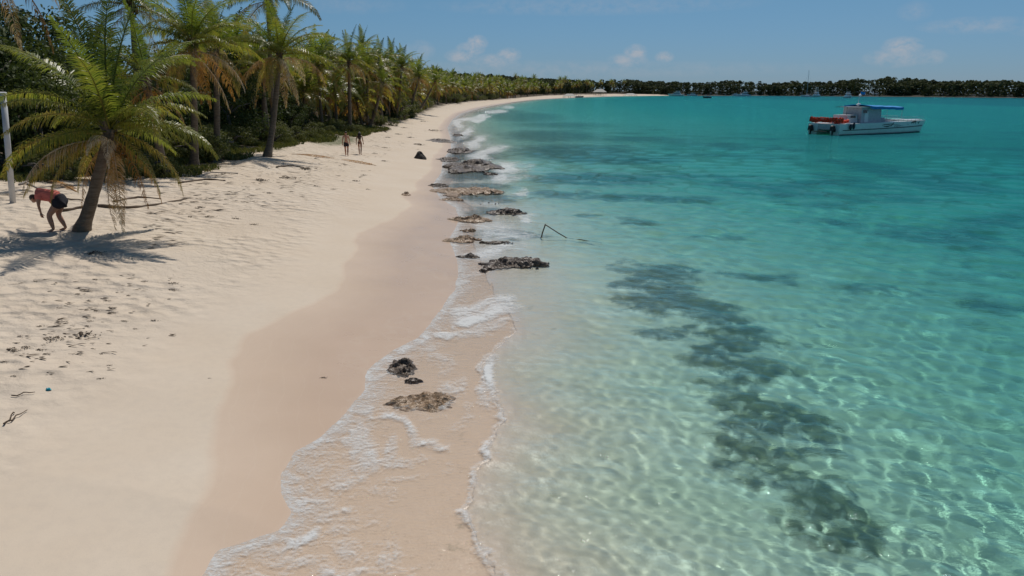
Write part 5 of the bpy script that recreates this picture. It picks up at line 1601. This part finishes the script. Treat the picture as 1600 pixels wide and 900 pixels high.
def person(loc, rz, J, skin, hairm, label, hair, clothes, rad=1.0, headf=None, curl=.5, build=1.0):
    """J: joint positions in metres above the ground, x forward, y to the figure's left"""
    root = empty('person', loc, rz)
    mb = MB()
    r = {'pelvis': (.135 * build, .105 * build), 'belly': (.125 * build, .095 * build), 'chest': (.150 * build, .110 * build), 'collar': (.085, .075), 'neck': (.052, .052), 'skull': (.050, .050)}
    E_ = [('pelvis', 'belly'), ('belly', 'chest'), ('chest', 'collar'), ('collar', 'neck'), ('neck', 'skull')]
    for s in 'LR':
        r.update({'hip' + s: .098 * build, 'thigh' + s: .082 * build, 'knee' + s: .056 * build, 'calf' + s: .060 * build, 'ankle' + s: .036 * build ** .5, 'heel' + s: .036, 'ball' + s: (.040, .026), 'toe' + s: (.030, .016),
                  'shoulder' + s: .062 * build, 'upper' + s: .050 * build, 'elbow' + s: .038, 'fore' + s: .038, 'wrist' + s: .025})
        E_ += [('pelvis', 'hip' + s), ('hip' + s, 'thigh' + s), ('thigh' + s, 'knee' + s), ('knee' + s, 'calf' + s), ('calf' + s, 'ankle' + s), ('ankle' + s, 'ball' + s), ('ball' + s, 'toe' + s),
               ('collar', 'shoulder' + s), ('shoulder' + s, 'upper' + s), ('upper' + s, 'elbow' + s), ('elbow' + s, 'fore' + s), ('fore' + s, 'wrist' + s)]
        del r['heel' + s]
    J = {k_: V3(v) for k_, v in J.items()}
    for s in 'LR':
        J['thigh' + s] = J['hip' + s].lerp(J['knee' + s], .45); c_ = J['knee' + s].lerp(J['ankle' + s], .35)
        J['calf' + s] = c_; J['upper' + s] = J['shoulder' + s].lerp(J['elbow' + s], .45); J['fore' + s] = J['elbow' + s].lerp(J['wrist' + s], .3)
    names = [n for n in r]
    vs, fs = skinned({n: J[n] for n in names}, E_, r, 'pelvis')
    mb.idx(vs, fs, .5, 0)
    hc = J['head']; face = V3(headf) if headf else V3((1, 0, 0))
    head_geom(mb, hc, face, (hc - J['neck']))
    for s, sg in (('L', 1), ('R', -1)):
        d = J['wrist' + s] - J['elbow' + s]
        hand_geom(mb, J['wrist' + s], d, V3((0, -sg, 0)) if abs(d.normalized().y) < .8 else V3((-1, 0, 0)), sg, 1.0, curl)
    mb.build('body', [skin, m_eye, m_eyewhite, m_lip], root, True)
    # hair
    hb = MB(); f = face.normalized(); up = (hc - J['neck']); up = (up - f * up.dot(f)).normalized(); rt = f.cross(up)
    n, m = 18, 10; hv = []; hf = []
    for i in range(m + 1):
        th = PI * .62 * i / m
        for j in range(n):
            ph = 2 * PI * j / n
            x = math.sin(th) * math.cos(ph); y = math.sin(th) * math.sin(ph); z = math.cos(th)
            if y > .25 and z < .45: z = .45 + (z - .45) * .15; y = min(y, .8)
            hv.append(hc + rt * x * .086 - f * .006 + f * y * .104 + up * z * .128)
    for i in range(m):
        for j in range(n):
            hf.append((i * n + j, (i + 1) * n + j, (i + 1) * n + (j + 1) % n, i * n + (j + 1) % n))
    hb.idx(hv, hf)
    if hair == 'long':
        rn = random.Random(2)
        for q in range(26):
            a = rn.uniform(-1, 1)
            o = hc + rt * a * .075 - f * .075 + up * rn.uniform(-.02, .06)
            P = [o, o - f * .04 + V3((0, 0, -.14)) + rt * a * .03, o - f * .055 + V3((0, 0, -.28)) + rt * a * .05, o - f * (.05 + rn.uniform(0, .03)) + V3((0, 0, -.40 - rn.uniform(0, .10))) + rt * a * .04]
            hb.tube(P, [.03, .034, .03, .008], 6)
    hb.build('hair', hairm, root, True)
    for nm_, mat_, js, es, rs, rt_ in clothes:
        jj = {k_: (J[k_] if isinstance(k_, str) and k_ in J else None) for k_ in js}
        for k_ in js:
            if jj[k_] is None:
                a_, b_, t_ = js[k_] if isinstance(js, dict) else None
                jj[k_] = J[a_].lerp(J[b_], t_)
        vs, fs = skinned(jj, es, rs, rt_)
        c = MB(); c.idx(vs, fs); c.build(nm_, mat_, root, True)
    tag(root, label, 'person')
    return root
def shorts(leg=.55, f=1.10):
    js = {'pelvis': ('pelvis', 'pelvis', 0), 'belly2': ('pelvis', 'belly', .6), 'hipL': 0, 'hipR': 0, 'sL': ('hipL', 'kneeL', leg), 'sR': ('hipR', 'kneeR', leg), 'mL': ('hipL', 'kneeL', leg * .5), 'mR': ('hipR', 'kneeR', leg * .5)}
    es = [('pelvis', 'belly2'), ('pelvis', 'hipL'), ('pelvis', 'hipR'), ('hipL', 'mL'), ('hipR', 'mR'), ('mL', 'sL'), ('mR', 'sR')]
    rs = {'pelvis': (.148 * f, .118 * f), 'belly2': (.138 * f, .108 * f), 'hipL': .112 * f, 'hipR': .112 * f, 'mL': .104 * f, 'mR': .104 * f, 'sL': .098 * f, 'sR': .098 * f}
    return js, es, rs, 'pelvis'
def standing(stride=.28, arm=.20):
    J = {'pelvis': (0, 0, .95), 'belly': (.0, 0, 1.10), 'chest': (.01, 0, 1.28), 'collar': (0, 0, 1.43), 'neck': (.01, 0, 1.50), 'skull': (.02, 0, 1.58), 'head': (.03, 0, 1.635)}
    for s, sg, f in (('L', 1, 1), ('R', -1, -1)):
        J['hip' + s] = (0, .095 * sg, .90); J['knee' + s] = (.10 * f + .04, .10 * sg, .50); J['ankle' + s] = (stride * f * .9 - (.06 if f < 0 else 0), .09 * sg, .075 if f > 0 else .10)
        a = J['ankle' + s]
        J['ball' + s] = (a[0] + .13, .10 * sg, .026); J['toe' + s] = (a[0] + .20, .105 * sg, .018)
        J['shoulder' + s] = (0, .185 * sg, 1.40); J['elbow' + s] = (-.05 - arm * .4 * f, .235 * sg, 1.12); J['wrist' + s] = (.02 - arm * f, .25 * sg, .88)
    return J
def people():
    # bending man
    g = at(93, 361)
    J = {'pelvis': (-.16, 0, .90), 'belly': (-.02, 0, .99), 'chest': (.20, 0, 1.06), 'collar': (.38, 0, 1.06), 'neck': (.45, 0, 1.02), 'skull': (.50, 0, .97), 'head': (.55, 0, .94)}
    for s, sg in (('L', 1), ('R', -1)):
        k_ = .07 * sg
        J['hip' + s] = (-.15, .10 * sg, .86); J['knee' + s] = (.10 + k_, .12 * sg, .47); J['ankle' + s] = (-.02 + k_ * 1.6, .12 * sg, .08); J['ball' + s] = (.10 + k_ * 1.6, .13 * sg, .028); J['toe' + s] = (.17 + k_ * 1.6, .135 * sg, .018)
        J['shoulder' + s] = (.33, .19 * sg, 1.03); J['elbow' + s] = (.27 + k_, .24 * sg, .76); J['wrist' + s] = (.20 + k_ * 2, .17 * sg, .54)
    tee = ({'pelvis2': ('pelvis', 'belly', .45), 'belly': 0, 'chest': 0, 'collar2': ('chest', 'collar', .8), 'shoulderL': 0, 'shoulderR': 0, 'tL': ('shoulderL', 'elbowL', .5), 'tR': ('shoulderR', 'elbowR', .5)},
           [('pelvis2', 'belly'), ('belly', 'chest'), ('chest', 'collar2'), ('collar2', 'shoulderL'), ('collar2', 'shoulderR'), ('shoulderL', 'tL'), ('shoulderR', 'tR')],
           {'pelvis2': (.215, .175), 'belly': (.215, .172), 'chest': (.235, .185), 'collar2': (.12, .11), 'shoulderL': .105, 'shoulderR': .105, 'tL': .095, 'tR': .095}, 'chest')
    p = person(g + Vector((0, 0, -.01)), R(186), J, m_skin_a, m_hair2, 'person in coral T-shirt and dark shorts bending over beside the nearest palm', 'short', [('shirt', m_coral) + tee, ('shorts', m_shorts) + shorts(.42, 1.52)], headf=(.55, 0, -.85), build=1.32)
    p.scale = (1.08,) * 3
    # walking couple seen from behind
    g = at(542, 243.5)
    p = person(g + Vector((0, 0, -.01)), R(97), standing(.24, .16), m_skin_b, m_hair2, 'bare chested person in dark shorts walking away along the sand', 'short', [('shorts', m_shorts) + shorts(.62, 1.12)], headf=(1, 0, -.35), build=1.06)
    p.scale = (1.02,) * 3
    g = at(563, 241.5)
    bik = ({'pelvis': 0, 'pb': ('pelvis', 'belly', .25), 'hipL': 0, 'hipR': 0, 'bL': ('hipL', 'kneeL', .10), 'bR': ('hipR', 'kneeR', .10)}, [('pelvis', 'pb'), ('pelvis', 'hipL'), ('pelvis', 'hipR'), ('hipL', 'bL'), ('hipR', 'bR')],
           {'pelvis': (.145, .115), 'pb': (.12, .10), 'hipL': .106, 'hipR': .106, 'bL': .096, 'bR': .096}, 'pelvis')
    top = ({'c1': ('belly', 'chest', .85), 'c2': ('belly', 'chest', 1.0)}, [('c1', 'c2')], {'c1': (.146, .112), 'c2': (.148, .114)}, 'c1')
    p = person(g + Vector((0, 0, -.01)), R(92), standing(.20, .14), m_skin_c, m_hair, 'person with long dark hair in a dark bikini walking away beside the bare chested one', 'long', [('bikini_bottom', m_shorts) + bik, ('bikini_top', m_shorts) + top], headf=(1, 0, 0), build=.92)
    p.scale = (.99,) * 3
people()
